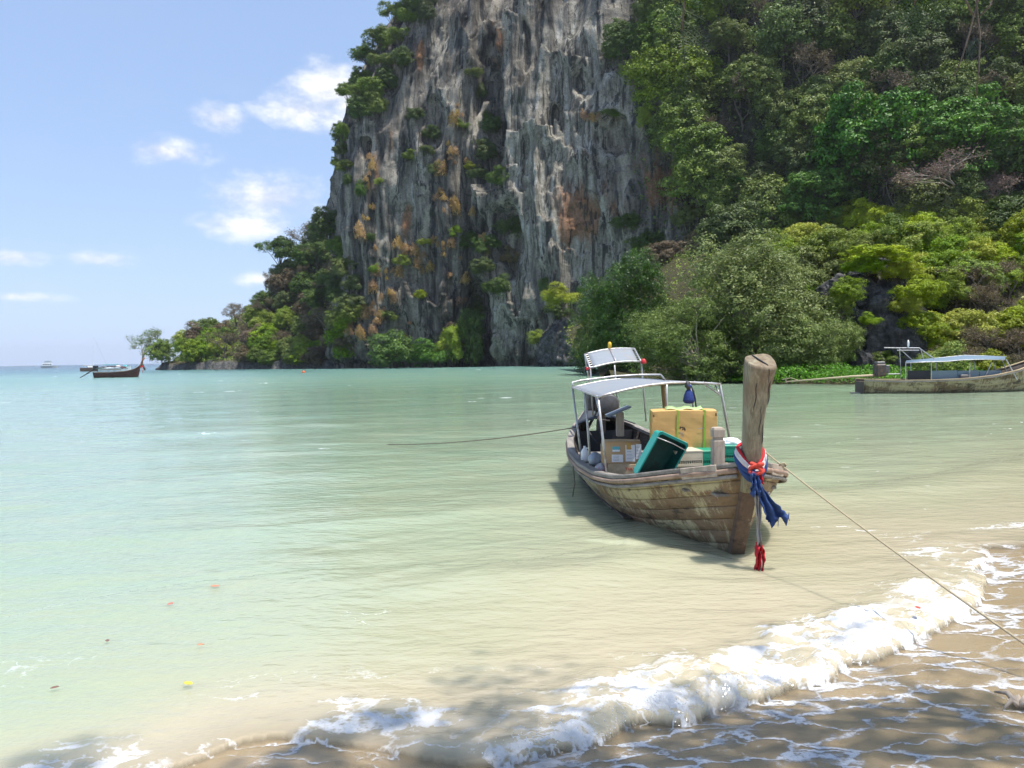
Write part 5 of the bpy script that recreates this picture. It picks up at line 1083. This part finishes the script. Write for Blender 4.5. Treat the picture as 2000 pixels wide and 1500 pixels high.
def sack(name, label, c, r, seed, mat, squash=.6):
    u_, v_ = np.meshgrid(np.linspace(0, 2 * np.pi, 33), np.linspace(.03, np.pi - .03, 20), indexing='ij'); d = np.stack([np.cos(u_) * np.sin(v_), np.sin(u_) * np.sin(v_), np.cos(v_)], -1)
    q = d * (np.array(r) * (1 + .22 * fbm(d[..., 0] * 2.5, d[..., 1] * 2.5, d[..., 2] * 2.5, oct=3, seed=seed))[..., None]) if False else d * np.array(r) * (1 + .22 * fbm(d[..., 0] * 2.5, d[..., 1] * 2.5, d[..., 2] * 2.5, oct=3, seed=seed) + .07 * ridged(d[..., 0] * 6, d[..., 1] * 6, d[..., 2] * 6, seed=seed + 3))[..., None]
    q[-1] = q[0]; o = link(name, mesh_np(name, q.reshape(-1, 3), grid_faces(33, 20)), mat); o.location = c; return tag(o, label, 'bag')
M_sack = simple('white_sacking', (.78, .78, .80), .7, .06, 10, bump=.3); M_plast = simple('thin_grey_plastic', (.24, .28, .34), .3, .25, 8, bump=.4, spec=.6)
sack('white_sack', 'plump white sack on the green crate behind the prow post', P(1428, 865, 9.68), (.115, .10, .065), 601, M_sack)
sack('white_sack', 'small white sack peeking out right of the mooring bitt', P(1410, 866, 9.75), (.06, .07, .07), 602, M_sack)
sack('plastic_bag', 'grey plastic bag lying against the small cardboard box', P(1163, 897, 11.1), (.10, .11, .09), 603, M_plast)
sack('plastic_bag', 'white and red plastic bag on the floor by the left gunwale', P(1176, 918, 10.9), (.11, .12, .09), 604, simple('white_red_plastic', (.45, .43, .44), .35, .2, 6, stain=(.45, .05, .08), stain_amt=.9, stain_scale=9))
jg = P(1142, 888, 11.9); jug = thing('white_jug', 'white plastic jug with a handle inside the left gunwale', 'jug', jg); MB().lathe((0, 0, 0), [(.05, -.1), (.06, -.09), (.06, .04), (.03, .09), (.018, .1), (.018, .13)], 14).build('jug_body', M_white, jug, True); MB().tube([(.02, -.02, .1), (.06, -.03, .1), (.075, -.03, .05), (.058, -.03, 0)], .011, 6).build('handle', M_white, jug, True)
# blue bag hanging under the canopy
hb = P(1345, 750, 10.5); hg = thing('blue_bag', 'dark blue cloth bag hanging from the front edge of the canopy', 'bag', hb)
MB().lathe((0, 0, 0), [(.012, 0), (.035, -.015), (.03, -.05), (.022, -.07), (.045, -.10), (.062, -.14), (.075, -.20), (.078, -.225), (.06, -.25), (.02, -.26)], 14).build('bag_body', simple('blue_cloth', (.015, .035, .17), .8, .4, 14, bump=.5), hg, True)
MB().tube([(.03, 0, -.01), (.06, 0, -.10), (.085, 0, -.2), (.10, 0, -.34)], .011, 6).build('bag_strap', M_black, hg, True)
MB().tube([(-.01, 0, .03), (-.025, -.01, -.03), (.01, -.02, -.06)], .03, 8).build('bag_tie', M_black, hg, True)

# ---------------------------------------------------------------- sash of cloth round the prow
def clothmat(n_, c): return simple(n_, c, .85, .22, 22, bump=.35)
C_blue, C_white, C_red, C_orange, C_grey = clothmat('blue_sash', (.03, .065, .19)), clothmat('white_sash', (.62, .58, .55)), clothmat('red_sash', (.50, .02, .03)), clothmat('orange_sash', (.72, .13, .05)), clothmat('grey_ribbon', (.33, .31, .30))
sash = thing('prow_sash', 'red white and blue cloth sash knotted round the prow post with hanging ribbons', 'sash', P(1465, 905, 7.82))
SI = Matrix.Translation(sash.location).inverted()
def SP(px, py, Y): return SI @ P(px, py, Y)
def band(mat, r_, zo, tiltx, th, w0=1.0):
    pts = []; c = BM @ Vector((0, -.44, 1.06))
    for k in range(29):
        a = 2 * math.pi * k / 28; x_, y2 = .135 * w0 * math.cos(a), .15 * w0 * math.sin(a)
        pts.append(SI @ (c + Vector((x_ - .005, y2, zo + tiltx * -y2 * -1 + (-.10 if y2 < 0 else 0) * abs(math.sin(a)) ** 1.5 + .012 * math.sin(3 * a + zo * 40)))))
    MB().tube(pts, r_, 8).build('wrap', mat, sash, True)
for mat, zo, w0, r_ in ((C_blue, -.02, 1.0, .026), (C_blue, .015, 1.03, .026), (C_white, .05, .98, .022), (C_white, .075, .95, .018), (C_red, .095, .92, .016), (C_blue, -.045, .98, .022), (C_orange, .03, 1.0, .014)): band(mat, r_, zo, .35, .02, w0)
kc = SP(1478, 915, 7.62); kn = []
for k in range(60): a = k * .42; kn.append(kc + Vector((.045 * math.sin(a) * (1 + .3 * math.sin(a * .31)), -.03 * math.cos(a * .9), .045 * math.sin(a * .63 + 1))))
MB().tube(kn, .020, 8).build('knot', clothmat('coral_knot', (.62, .07, .045)), sash, True)
def ribbon(path, widths, mat, name='ribbon', fold=.02, ph=0.0):
    rows_ = []; n = 26
    pts = [np.interp(np.linspace(0, 1, n), np.linspace(0, 1, len(path)), [p[i] for p in path]) for i in range(3)]; ws = np.interp(np.linspace(0, 1, n), np.linspace(0, 1, len(widths)), widths)
    for i in range(n):
        c = Vector((pts[0][i], pts[1][i], pts[2][i])); w_ = ws[i]
        rows_.append([c + Vector((w_ * k * (1 + .10 * math.sin(i * 1.3 + ph * 3)), fold * 1.25 * math.sin(k * 13 + i * .3 + ph) * (.4 + w_ * 6) + .012 * math.sin(i * .7 + ph), w_ * k * .35 + .004 * math.sin(i * 1.9 + k * 5) + (.03 * math.sin(k * 23 + ph) * w_ / .1 if i == n - 1 else 0))) for k in np.linspace(-.5, .5, 15)])
    MB().sheet(rows_, .004).build(name, mat, sash, True)
ribbon([SP(1474, 922, 7.60), SP(1480, 950, 7.58), SP(1496, 980, 7.57), SP(1512, 1003, 7.57), SP(1523, 1016, 7.57)], [.06, .075, .11, .17, .20], C_blue, fold=.025)
ribbon([SP(1470, 918, 7.61), SP(1475, 940, 7.59), SP(1478, 965, 7.58)], [.05, .08, .10], C_blue, fold=.03, ph=1)
ribbon([SP(1476, 955, 7.60), SP(1481, 990, 7.59), SP(1482, 1030, 7.59), SP(1484, 1063, 7.59)], [.06, .05, .03, .045], C_grey, fold=.03, ph=2)
ribbon([SP(1483, 1058, 7.60), SP(1484, 1075, 7.60), SP(1483, 1100, 7.60), SP(1483, 1127, 7.60)], [.03, .085, .075, .075], C_red, fold=.05, ph=.4)
ribbon([SP(1486, 1066, 7.585), SP(1487, 1095, 7.585), SP(1489, 1126, 7.585)], [.008, .014, .03], C_white, fold=.01)
ribbon([SP(1482, 920, 7.63), SP(1487, 935, 7.62), SP(1490, 945, 7.61)], [.03, .03, .012], C_red, fold=.01)

# ---------------------------------------------------------------- second boat lying under the mangroves, stern to the left
SB = Vector((P(1690, 770, 39).x, 39.0, 0)); k39 = 39 / F
b2 = thing('longtail_boat', 'empty longtail boat with a blue grey awning lying by the mangroves on the right', 'boat', (SB.x + 9.2, 39.6, 0), R(90))
# local +Y runs to the stern, i.e. world -X
H2 = Hull([-.6, 0, .8, 1.8, 3, 4.5, 6, 7.5, 8.6, 9.2], [.07, .3, .62, .85, .95, .98, .95, .85, .66, .5], [2.1, 1.75, 1.42, 1.08, .84, .70, .66, .66, .70, .74], zk=-.3, stern_rise=.2)
M_hull2 = hullpaint('hull_paint_grey', (.40, .34, .21), (.18, .13, .08), (.16, .10, .06), (.045, .038, .03), crm_lo=.42)
build_hull(b2, H2, [0, .3, .5, .68, .84, 1.0], [[.5], [.35, .7], [.6]], [M_hull2], seed=8, plank_n=8)
for side in (-1, 1):
    sweep(H2, side, [(-.08, -.012), (.035, -.012), (.04, .03), (-.08, .03)]).build('gunwale_cap', M_palewood, b2); sweep(H2, side, [(.012, -.09), (.05, -.085), (.05, -.03), (.012, -.025)]).build('rub_rail', M_rail, b2)
e0, e1_ = H2.pt(1, 1, -1), H2.pt(1, 1, 1); MB().box((0, e0[1] + .015, .30), (e1_[0] * 1.9, .05, .62)).build('transom', M_darkwood, b2); MB().box((0, e0[1] + .22, .02), (.3, .4, .14), None, .01).build('rudder_step', M_rail, b2)
B2 = (Matrix.Translation(b2.location) @ Matrix.Rotation(R(90), 4, 'Z')).inverted()
def L2(px, py, Y=39.0): return B2 @ P(px, py, Y)
rows = []
for px_i, yo, yi in [(1768, 708, 709), (1810, 704, 707), (1850, 700, 706), (1880, 697, 703), (1920, 698, 702), (1962, 700, 703)]:
    a, b = L2(px_i, yi, 38.7), L2(px_i + 4, yo - 3, 40.4); rows.append([a.lerp(b, f_) + Vector((0, 0, .07 * math.sin(math.pi * f_))) for f_ in np.linspace(0, 1, 7)])
MB().sheet(rows, .012).build('canopy', M_canvas_b, b2, True)
for e in (0, -1): MB().tube([r_[e] for r_ in rows], .022, 6).build('canopy_tube', M_steel, b2, True)
for px_i in (1769, 1819, 1894): MB().tube([L2(px_i, 708, 38.75), L2(px_i, 748, 38.75)], .022, 6).build('canopy_pole', M_steel, b2); MB().tube([L2(px_i + 10, 706, 40.3), L2(px_i + 10, 748, 40.3)], .022, 6).build('canopy_pole', M_steel, b2)
for (xa, ya, xb, yb, Y) in [(1965, 702, 1987, 732, 38.75), (1940, 708, 1947, 722, 40.2), (1937, 708, 1924, 726, 38.9), (1957, 703, 1972, 730, 40.2)]: MB().tube([L2(xa, ya, Y), L2(xb, yb + 10, Y)], .028, 6).build('canopy_brace', M_steel, b2)
for x0, x1, mt in ((1773, 1817, M_black), (1819, 1870, simple('blue_grey_board', (.17, .23, .27), .6, .15)), (1871, 1912, None), (1913, 1955, None)):
    mt = mt or bpy.data.materials['blue_grey_board']; a, b = L2(x0, 729, 38.95), L2(x1, 750, 38.95); MB().box((a + b) / 2, (.04, abs(a.y - b.y), abs(a.z - b.z) + .25), None, .008).build('side_panel', mt, b2)
sk = L2(1885, 738, 38.8); MB().box(sk, (.10, .5, .34), None, .08).build('fender', M_engine2, b2)
ps = [L2(1727, 679, 39.3), L2(1757, 679.5, 39.3), L2(1795, 679.5, 39.3), L2(1838, 710, 39.3)]; MB().tube(ps, .026, 6).build('helm_frame', M_steel, b2)
for xa, ya, xb, yb in ((1757, 680, 1760, 740), (1758, 682, 1785, 706), (1798, 681, 1806, 708), (1752, 684, 1795, 684)): MB().tube([L2(xa, ya, 39.5), L2(xb, yb, 39.5)], .020, 6).build('helm_frame', M_steel, b2)
MB().lathe(L2(1774, 679, 39.3), [(.03, 0), (.035, .05), (.05, .1), (.05, .28), (.02, .38)], 8).build('lamp_mast', M_white, b2, True)
ec = L2(1718, 723, 39.3); en2 = MB().box(ec, (.5, .5, .62), None, .06).build('engine_block', M_engine, b2); MB().box(ec + Vector((0, .0, .36)), (.34, .42, .14), None, .04).build('fuel_tank', M_engine2, en2); MB().box(ec + Vector((0, -.33, .05)), (.36, .22, .40), None, .03).build('radiator', M_engine2, en2)
MB().tube([ec + Vector((0, -.4, -.2)), ec + Vector((0, -1.0, -.2))], .03, 6).build('tiller', M_steel, en2)
for s_ in (-.2, .2): MB().tube([ec + Vector((s_, .1, -.25)), ec + Vector((s_, .5, -.55)), ec + Vector((s_, -.3, -.6))], .03, 6).build('engine_cradle', M_engine, en2)
MB().tube([ec + Vector((0, .1, -.25)), L2(1665, 735, 39.3), L2(1536, 745.5, 39.3)], [.07, .05, .03], 8).build('propeller_shaft', M_rope, b2, True)
MB().tube([L2(1528, 741, 39.3), L2(1545, 738, 39.3), L2(1560, 743, 39.3)], .015, 6).build('propeller_guard', M_rope, b2)
pr_ = L2(1535, 745, 39.3)
for a in range(3): MB().box(pr_ + Matrix.Rotation(a * 2.094, 3, 'Y') @ Vector((0, 0, .10)), (.07, .012, .17), Matrix.Rotation(a * 2.094, 3, 'Y') @ Matrix.Rotation(.5, 3, 'Z')).build('propeller_blade', M_rub, b2)

# ---------------------------------------------------------------- far boats
Yl = 124.0; kl = Yl / F; pl = P(176, 736, Yl)
b3 = thing('longtail_boat', 'maroon longtail boat with tall prow anchored off the headland', 'boat', (pl.x + 7.2, Yl, 0), R(84)); b3.scale = (.86, .86, .9)
H3b = Hull([-.9, -.2, .6, 1.6, 3, 4.5, 6, 7.2, 8.0], [.07, .3, .6, .85, 1.0, 1.0, .95, .8, .6], [2.1, 1.55, 1.25, 1.05, .95, .88, .85, .88, .95], zk=-.35, stern_rise=.25)
M_mar = hullpaint('maroon_paint', (.13, .055, .05), (.10, .05, .04), (.16, .06, .05), (.05, .025, .022), crm_lo=.3)
build_hull(b3, H3b, [0, .5, .75, 1.0], [[]], [M_mar], seed=9, plank_n=8)
for side in (-1, 1): sweep(H3b, side, [(-.08, -.012), (.05, -.012), (.05, .07), (-.08, .07)]).build('gunwale_cap', M_rub, b3)
MB().tube([(0, -.55, 1.3), (0, -1.0, 2.2), (0, -1.25, 2.9), (0, -1.7, 3.3)], [.14, .16, .17, .12], 8).build('prow_post', woodmat('red_wood', (.30, .13, .08), (.42, .2, .12), (.15, .07, .05)), b3, True)
MB().tube([(0, -.95, 1.75), (-.3, -1.15, 1.7), (0, -1.3, 1.85), (.28, -1.1, 1.9), (0, -.95, 1.95)], .12, 8).build('prow_ribbon', C_red, b3, True); MB().tube([(-.2, -1.25, 1.7), (-.22, -1.3, .8)], [.08, .06], 6).build('prow_ribbon', clothmat('pink_ribbon', (.5, .25, .22)), b3)
M_maroon2 = simple('maroon_awning', (.085, .045, .05), .8, .2, 4)
MB().box((-.86, 4.4, 1.42), (.05, 4.2, .14)).build('awning_rail', M_rub, b3)
MB().sheet([[Vector((x_, y2, 1.9 - .12 * x_ * x_ - (.35 if y2 < 2.4 else 0))) for x_ in np.linspace(-.9, .9, 7)] for y2 in (2.1, 2.6, 4, 5.4, 6.4)], .03).build('canopy', M_maroon2, b3, True)
for y2 in (2.5, 3.6, 4.8, 6.2):
    for sx in (-.88, .88): MB().tube([(sx, y2, .85), (sx, y2, 1.82)], .03, 6).build('canopy_pole', M_steel, b3)
for y2 in (3.0, 4.2, 5.4): MB().box((-.8, y2, 1.15), (.05, .7, .2)).build('cushion', M_white, b3)
en3 = MB().box((0, 7.8, 1.75), (.6, .8, .7), None, .08).build('engine_block', M_black, b3); MB().tube([(0, 8.0, 1.5), (0, 11.2, -.15)], [.12, .06], 8).build('propeller_shaft', M_darkwood, b3)
MB().sheet([[Vector((x_, y2, 1.75 - (y2 - 6.4) * .25)) for x_ in (-.8, 0, .8)] for y2 in (6.45, 7.0, 7.4)], .03).build('stern_cloth', M_plast, b3)
# white and teal motor cruiser behind it
Yc = 205.0; kc_ = Yc / F; pc_ = P(222, 721, Yc)
cr = thing('motor_cruiser', 'white and teal cabin cruiser behind the maroon longtail boat', 'boat', (pc_.x, Yc, 0), R(8))
M_gel = simple('white_gelcoat', (.75, .78, .78), .35, .05, 2); M_tq = simple('turquoise_canvas', (.12, .50, .52), .6, .1)
def xs_loft(secs): return MB().loft([[Vector((x_, y2 * w_, z_)) for y2, z_ in pr] for x_, w_, pr in secs])
xs_loft([(x_, w_, [(-1, 1.0 + .12 * max(0, x_)), (1, 1.0 + .12 * max(0, x_)), (.7, -.3), (-.7, -.3)]) for x_, w_ in [(-3.4, 1.2), (-1, 1.4), (1.5, 1.2), (3, .7), (4.2, .12)]]).build('hull', M_gel, cr)
xs_loft([(x_, w_, [(-1, .9), (1, .9), (.85, z_), (-.85, z_)]) for x_, w_, z_ in [(-1.6, 1.1, 1.75), (-.8, 1.1, 1.8), (1.0, 1.0, 1.75), (2.3, .8, 1.15)]]).build('cabin', M_gel, cr)
for i in range(3): MB().box((-1.0 + i * .8, -.985, 1.45), (.6, .08, .26)).build('window', M_black, cr)
MB().box((-.6, 0, 2.05), (3.0, 2.3, .12), None, .05).build('roof', M_tq, cr)
for x_ in (-1.9, .7):
    for s_ in (-1, 1): MB().tube([(x_, s_ * .95, 1.0), (x_, s_ * .95, 2.0)], .04, 6).build('roof_post', M_gel, cr)
MB().box((2.9, 0, 1.55), (.5, 1.0, .45), Matrix.Rotation(.4, 3, 'Y'), .05).build('bow_cushion', M_tq, cr)
# sailing boat: hull mostly hidden, mast visible
ps_ = P(183, 716, 240.0); sb = thing('sailing_boat', 'sailing boat with a thin bare mast behind the maroon longtail boat', 'boat', (ps_.x, 240, 0), R(14))
xs_loft([(x_, w_, [(-1, 1.1), (1, 1.1), (.5, -.4), (-.5, -.4)]) for x_, w_ in [(-3.6, .9), (-1, 1.3), (1.5, 1.15), (3, .6), (4, .08)]]).build('hull', simple('brown_hull', (.30, .16, .12), .5, .1), sb)
MB().tube([(0, 0, .8), (0, 0, 5.5), (.25, 0, 10.5)], [.07, .06, .03], 6).build('mast', M_gel, sb); MB().tube([(.0, 0, 1.9), (-3.0, 0, 1.8)], .09, 6).build('boom', C_white, sb); MB().tube([(3.9, 0, 1.1), (.24, 0, 10.3)], .018, 4).build('forestay', M_steel, sb); MB().box((-.4, 0, 1.3), (2.4, 1.2, .5), None, .1).build('cabin', M_gel, sb)
# distant passenger ship
pf = P(95, 718, 560.0); sp2 = thing('passenger_ship', 'small white passenger ship far out near the horizon', 'ship', (pf.x, 560, 0), R(28))
xs_loft([(x_, w_, [(-1, 1.6), (1, 1.6), (.7, -.5), (-.7, -.5)]) for x_, w_ in [(-4.6, 1.3), (-2, 1.6), (2, 1.5), (4, .8), (5.4, .1)]]).build('hull', simple('ship_hull', (.5, .52, .5), .5, .1), sp2)
MB().box((-.8, 0, 2.5), (6.2, 2.6, 1.8), None, .1).build('lower_deck', M_gel, sp2); MB().box((-.4, 0, 4.0), (4.4, 2.4, 1.3), None, .1).build('upper_deck', M_gel, sp2)
for i in range(4): MB().box((-2.8 + i * 1.35, -1.32, 2.6), (.8, .06, .7)).build('window', M_black, sp2)
MB().box((-.4, 0, 4.85), (5.2, 2.8, .14)).build('roof', simple('green_roof', (.35, .42, .25), .6, .1), sp2); MB().tube([(.8, 0, 4.8), (.8, 0, 6.6)], .08, 6).build('mast', M_gel, sp2)
# buoy
pb = G(593, 728); by2 = thing('mooring_buoy', 'round orange buoy floating in front of the headland', 'buoy', pb)
MB().lathe((0, 0, 0), [(.06, -.22), (.22, -.16), (.31, -.02), (.32, .08), (.28, .22), (.16, .33), (.05, .37)], 18).build('float', simple('orange_plastic', (.62, .13, .04), .45, .1), by2, True); MB().tube([(-.05, 0, .35), (0, 0, .46), (.05, 0, .35)], .02, 6).build('lifting_eye', M_steel, by2, True)
# leaves on the water
for i, (x_, y2, c_, ln_, nm) in enumerate([(420, 1152, (.55, .20, .10), .085, 'orange brown leaf floating furthest out on the left'), (333, 1187, (.50, .14, .10), .065, 'reddish leaf floating below left of the orange brown one'), (368, 1345, (.62, .52, .06), .075, 'yellow leaf floating in the bottom left shallows'),
                                  (107, 1353, (.20, .09, .06), .05, 'dark brown leaf floating nearest the left edge'), (210, 1260, (.16, .08, .05), .05, 'small dark leaf floating left of the yellow leaf'), (392, 1268, (.55, .24, .12), .05, 'pale orange leaf floating just above the yellow leaf'), (1793, 1222, (.5, .07, .04), .06, 'red leaf caught in the foam on the right')]):
    q = G(x_, y2); q.z = .035 if i < 6 else .14; a = i * 1.3
    rw = [[Vector((math.cos(a) * u2 - math.sin(a) * v2, math.sin(a) * u2 + math.cos(a) * v2, .12 * abs(v2) + .1 * u2 * u2 / ln_)) for v2 in np.linspace(-1, 1, 5) * (.30 * ln_ * math.sin(math.pi * (.06 + .88 * (u2 / ln_ + .5))))] for u2 in np.linspace(-.5, .5, 9) * ln_]
    tag(MB().sheet(rw, .002).build('floating_leaf', simple('leaf_%d' % i, c_, .5, .2, 30), None, True, q), nm, 'leaf')
# driftwood at the right edge of the beach
dw = G(1992, 1382, .05); dt = thing('driftwood', 'pale tangled root washed up at the right edge of the beach', 'driftwood', dw)
rd = random.Random(4)
for k in range(9):
    a = rd.uniform(0, 6.28); L_ = rd.uniform(.08, .2); MB().tube([Vector((0, 0, .0)), Vector((math.cos(a) * L_ * .5, math.sin(a) * L_ * .5, rd.uniform(.02, .07))), Vector((math.cos(a) * L_, math.sin(a) * L_, rd.uniform(-.02, .04)))], [.022, .015, .006], 6).build('root', M_greywood, dt, True)

# ================================================================ the tree over the photographer
ov = thing('shade_tree', 'shade tree above the beach with dark leaf sprays hanging into the picture', 'tree', (6.2, -1.2, .9))
OI = Vector(ov.location)
def W2(p): return Vector(p) - OI
tr = MB(); tr.tube([W2((6.2, -1.2, .3)), W2((6.0, -.9, 3.5)), W2((5.6, -.4, 6.6)), W2((5.0, .2, 10.0))], [.30, .25, .2, .13], 10)
lim = [[(5.0, .2, 10.0), (3.9, 1.2, 11.6), (2.6, 2.2, 12.2)], [(5.0, .2, 10.0), (5.4, 1.6, 11.8), (5.6, 2.8, 12.4)], [(5.6, -.4, 6.6), (7.4, .8, 9.4), (8.2, 2.2, 11.6)], [(5.0, .2, 10.0), (3.0, -.4, 11.6), (1.6, -.6, 12.4)], [(5.6, -.4, 6.6), (5.0, 1.6, 7.2), (4.4, 3.2, 7.0)]]
for l in lim: tr.tube([W2(p) for p in l], [.10, .06, .025], 7)
tr.build('trunk', BARK, ov, True)
g = np.random.default_rng(77)
# leaf clusters: their shade falls on the swash and the wet sand
cl_ = []
SHD = sdir / sdir.z
def shade_at(px, py, n, r, h):
    q = G(px, py, .05); c = q + Vector((SHD.x, SHD.y, 1)) * h; cl_.append((c, n, r))
for px_i, py_i, n_, r_ in [(1000, 1310, 60, .26), (900, 1320, 40, .2), (1120, 1300, 40, .22), (1560, 1245, 60, .26), (1470, 1260, 40, .22), (1660, 1230, 40, .2), (1750, 1290, 50, .25), (1300, 1440, 90, .35), (1500, 1420, 90, .32), (1700, 1390, 60, .28), (1880, 1370, 60, .3), (1100, 1470, 80, .3),
                          (1400, 1500, 90, .35), (1600, 1480, 70, .3), (1800, 1470, 70, .3), (1950, 1450, 60, .3), (1200, 1520, 90, .35), (1000, 1500, 60, .3), (750, 1390, 45, .24), (620, 1440, 40, .22), (850, 1450, 40, .24), (500, 1500, 40, .25), (80, 1490, 60, .3), (1850, 1285, 30, .2), (1960, 1300, 40, .25), (1350, 1360, 40, .25)]:
    shade_at(px_i, py_i, int(n_ * (1.7 if py_i > 1360 else .30)), r_ * (.85 if py_i > 1360 else 1.3), random.uniform(11, 13.5))
for _ in range(60): cl_.append((Vector((random.uniform(1, 9.5), random.uniform(-5.5, .2), random.uniform(10, 14))), 90, .5))
for a, b in ((1340, 20), (1350, 70), (1360, 100), (1310, 40), (1790, 0), (1770, 40), (1830, 20), (1900, 60), (1905, 130)):  # unseen leaf clusters added overhead to shade the hanging sprays
    c = P(a, b, 4.0) + Vector((SHD.x, SHD.y, 1)) * random.uniform(5, 7); cl_.append((c, 30, .4))
cen = np.concatenate([np.array(c)[None] + g.normal(size=(n_, 3)) * (r_ * .6, r_ * .6, r_ * .4) for c, n_, r_ in cl_]) - np.array(OI)
me = leaf_mesh('shade_leaves', cen, g.normal(size=cen.shape) * .6 + (0, 0, 1), .13 * g.uniform(.6, 1.3, len(cen)), g.uniform(0, 1, len(cen)), .5, 0, 77)
link('crown', me, LEAF['dark'], ov)
# twigs that carry the clusters
tw = MB()
ends = [Vector(l[-1]) for l in lim] + [Vector(l[1]) for l in lim]
for c, n_, r_ in cl_:
    e = min(ends, key=lambda q: (q - c).length); m_ = e.lerp(c, .5) + Vector((0, 0, .25)); tw.tube([W2(e), W2(m_), W2(c)], [.016, .011, .004], 4, cap=False)
tw.build('twigs', BARK, ov, True)
# sprays that hang into the frame
def frond(base, d, L_, n_, ll, mb, seed):
    rd = random.Random(seed); d = d.normalized(); side = d.cross(Vector((0, 1, 0))).normalized(); pts = [base + d * L_ * i / n_ + Vector((0, 0, -.10 * L_ * (i / n_) ** 2)) for i in range(n_ + 1)]
    cs, ns, sz = [], [], []
    for i in range(1, n_ + 1):
        for s_ in (-1, 1):
            ld = (side * s_ + d * .35 + Vector((0, rd.uniform(-.3, .3), -.12))).normalized(); l2 = ll * math.sin(math.pi * (.15 + .8 * i / (n_ + 1))) ** .6
            a = pts[i]; b_ = a + ld * l2; w_ = d * l2 * .17
            mb.add([a, a.lerp(b_, .5) + w_, b_, a.lerp(b_, .5) - w_], [(0, 1, 2, 3)])
    return pts
st1_ = MB(); rd = random.Random(2)
def spray(b0, b1, ll):
    mb = MB(); pts = frond(b0, b1 - b0, (b1 - b0).length, 11, ll, mb, rd.random()); mb.tube(pts, .0025, 4)
    me_ = mb.mesh('leaf_spray'); a_ = me_.attributes.new('tone', 'FLOAT', 'POINT'); a_.data.foreach_set('value', [rd.random() * .3 + .5] * len(me_.vertices)); link('leaf_spray', me_, LEAF['spray'], ov)
st1_.tube([W2((4.4, 3.2, 7.0)), W2(P(1400, -420, 4.2)), W2(P(1352, -150, 4.0)), W2(P(1335, 20, 4.0)), W2(P(1332, 62, 4.0))], [.02, .012, .008, .006, .003], 5)
for (x0, y0, x1, y1) in [(1334, 20, 1376, 36), (1334, 40, 1380, 72), (1334, 55, 1384, 92), (1333, 60, 1382, 110), (1334, 30, 1302, 60), (1333, 10, 1300, 30), (1335, 0, 1372, 8), (1333, 62, 1338, 118), (1336, -20, 1296, -6)]:
    b0, b1 = W2(P(x0, y0, 4.0 + rd.uniform(-.07, .07))), W2(P(x1, y1, 3.93 + rd.uniform(-.1, .1))); spray(b0, b1, .033)
st1_.tube([W2((4.4, 3.2, 7.0)), W2(P(1830, -200, 4.2)), W2(P(1800, -40, 4.0)), W2(P(1785, 10, 4.0))], [.02, .012, .008, .003], 5)
for (x0, y0, x1, y1) in [(1800, -30, 1742, 6), (1795, -10, 1745, 30), (1790, 5, 1760, 50), (1788, 8, 1800, 62), (1795, -10, 1840, 36), (1800, -30, 1850, 10), (1786, 10, 1778, 70), (1905, 75, 1935, 88), (1903, 82, 1890, 104)]:
    b0, b1 = W2(P(x0, y0, 4.0 + rd.uniform(-.07, .07))), W2(P(x1, y1, 3.93 + rd.uniform(-.13, .13))); spray(b0, b1, .04)
for pth in ([(1925, -60), (1905, 20), (1892, 70), (1880, 110), (1862, 150)], [(1905, -60), (1908, 20), (1914, 70), (1912, 130), (1906, 185)], [(1950, -60), (1935, 10), (1915, 30)], [(1880, -60), (1886, 0), (1900, 30)]):
    st1_.tube([W2((4.4, 3.2, 7.0))] + [W2(P(a, b, 4.4)) for a, b in pth], [.012] + [.006, .0055, .005, .004, .003][:len(pth)], 5)
st1_.build('hanging_twig', BARK, ov, True)

# ================================================================ sea air: an even, thin haze round everything
hb_ = MB().box((0, 3010, 62), (15000, 6300, 130)).build('haze', None)
m, t, o = newmat('sea_air'); v = nd(t, 'VolumePrincipled', {'Color': (.86, .92, 1, 1), 'Density': .00011, 'Anisotropy': .2}); t.links.new(v.outputs[0], o.inputs[1]); hb_.data.materials.append(m); tag(hb_, kind='stuff')
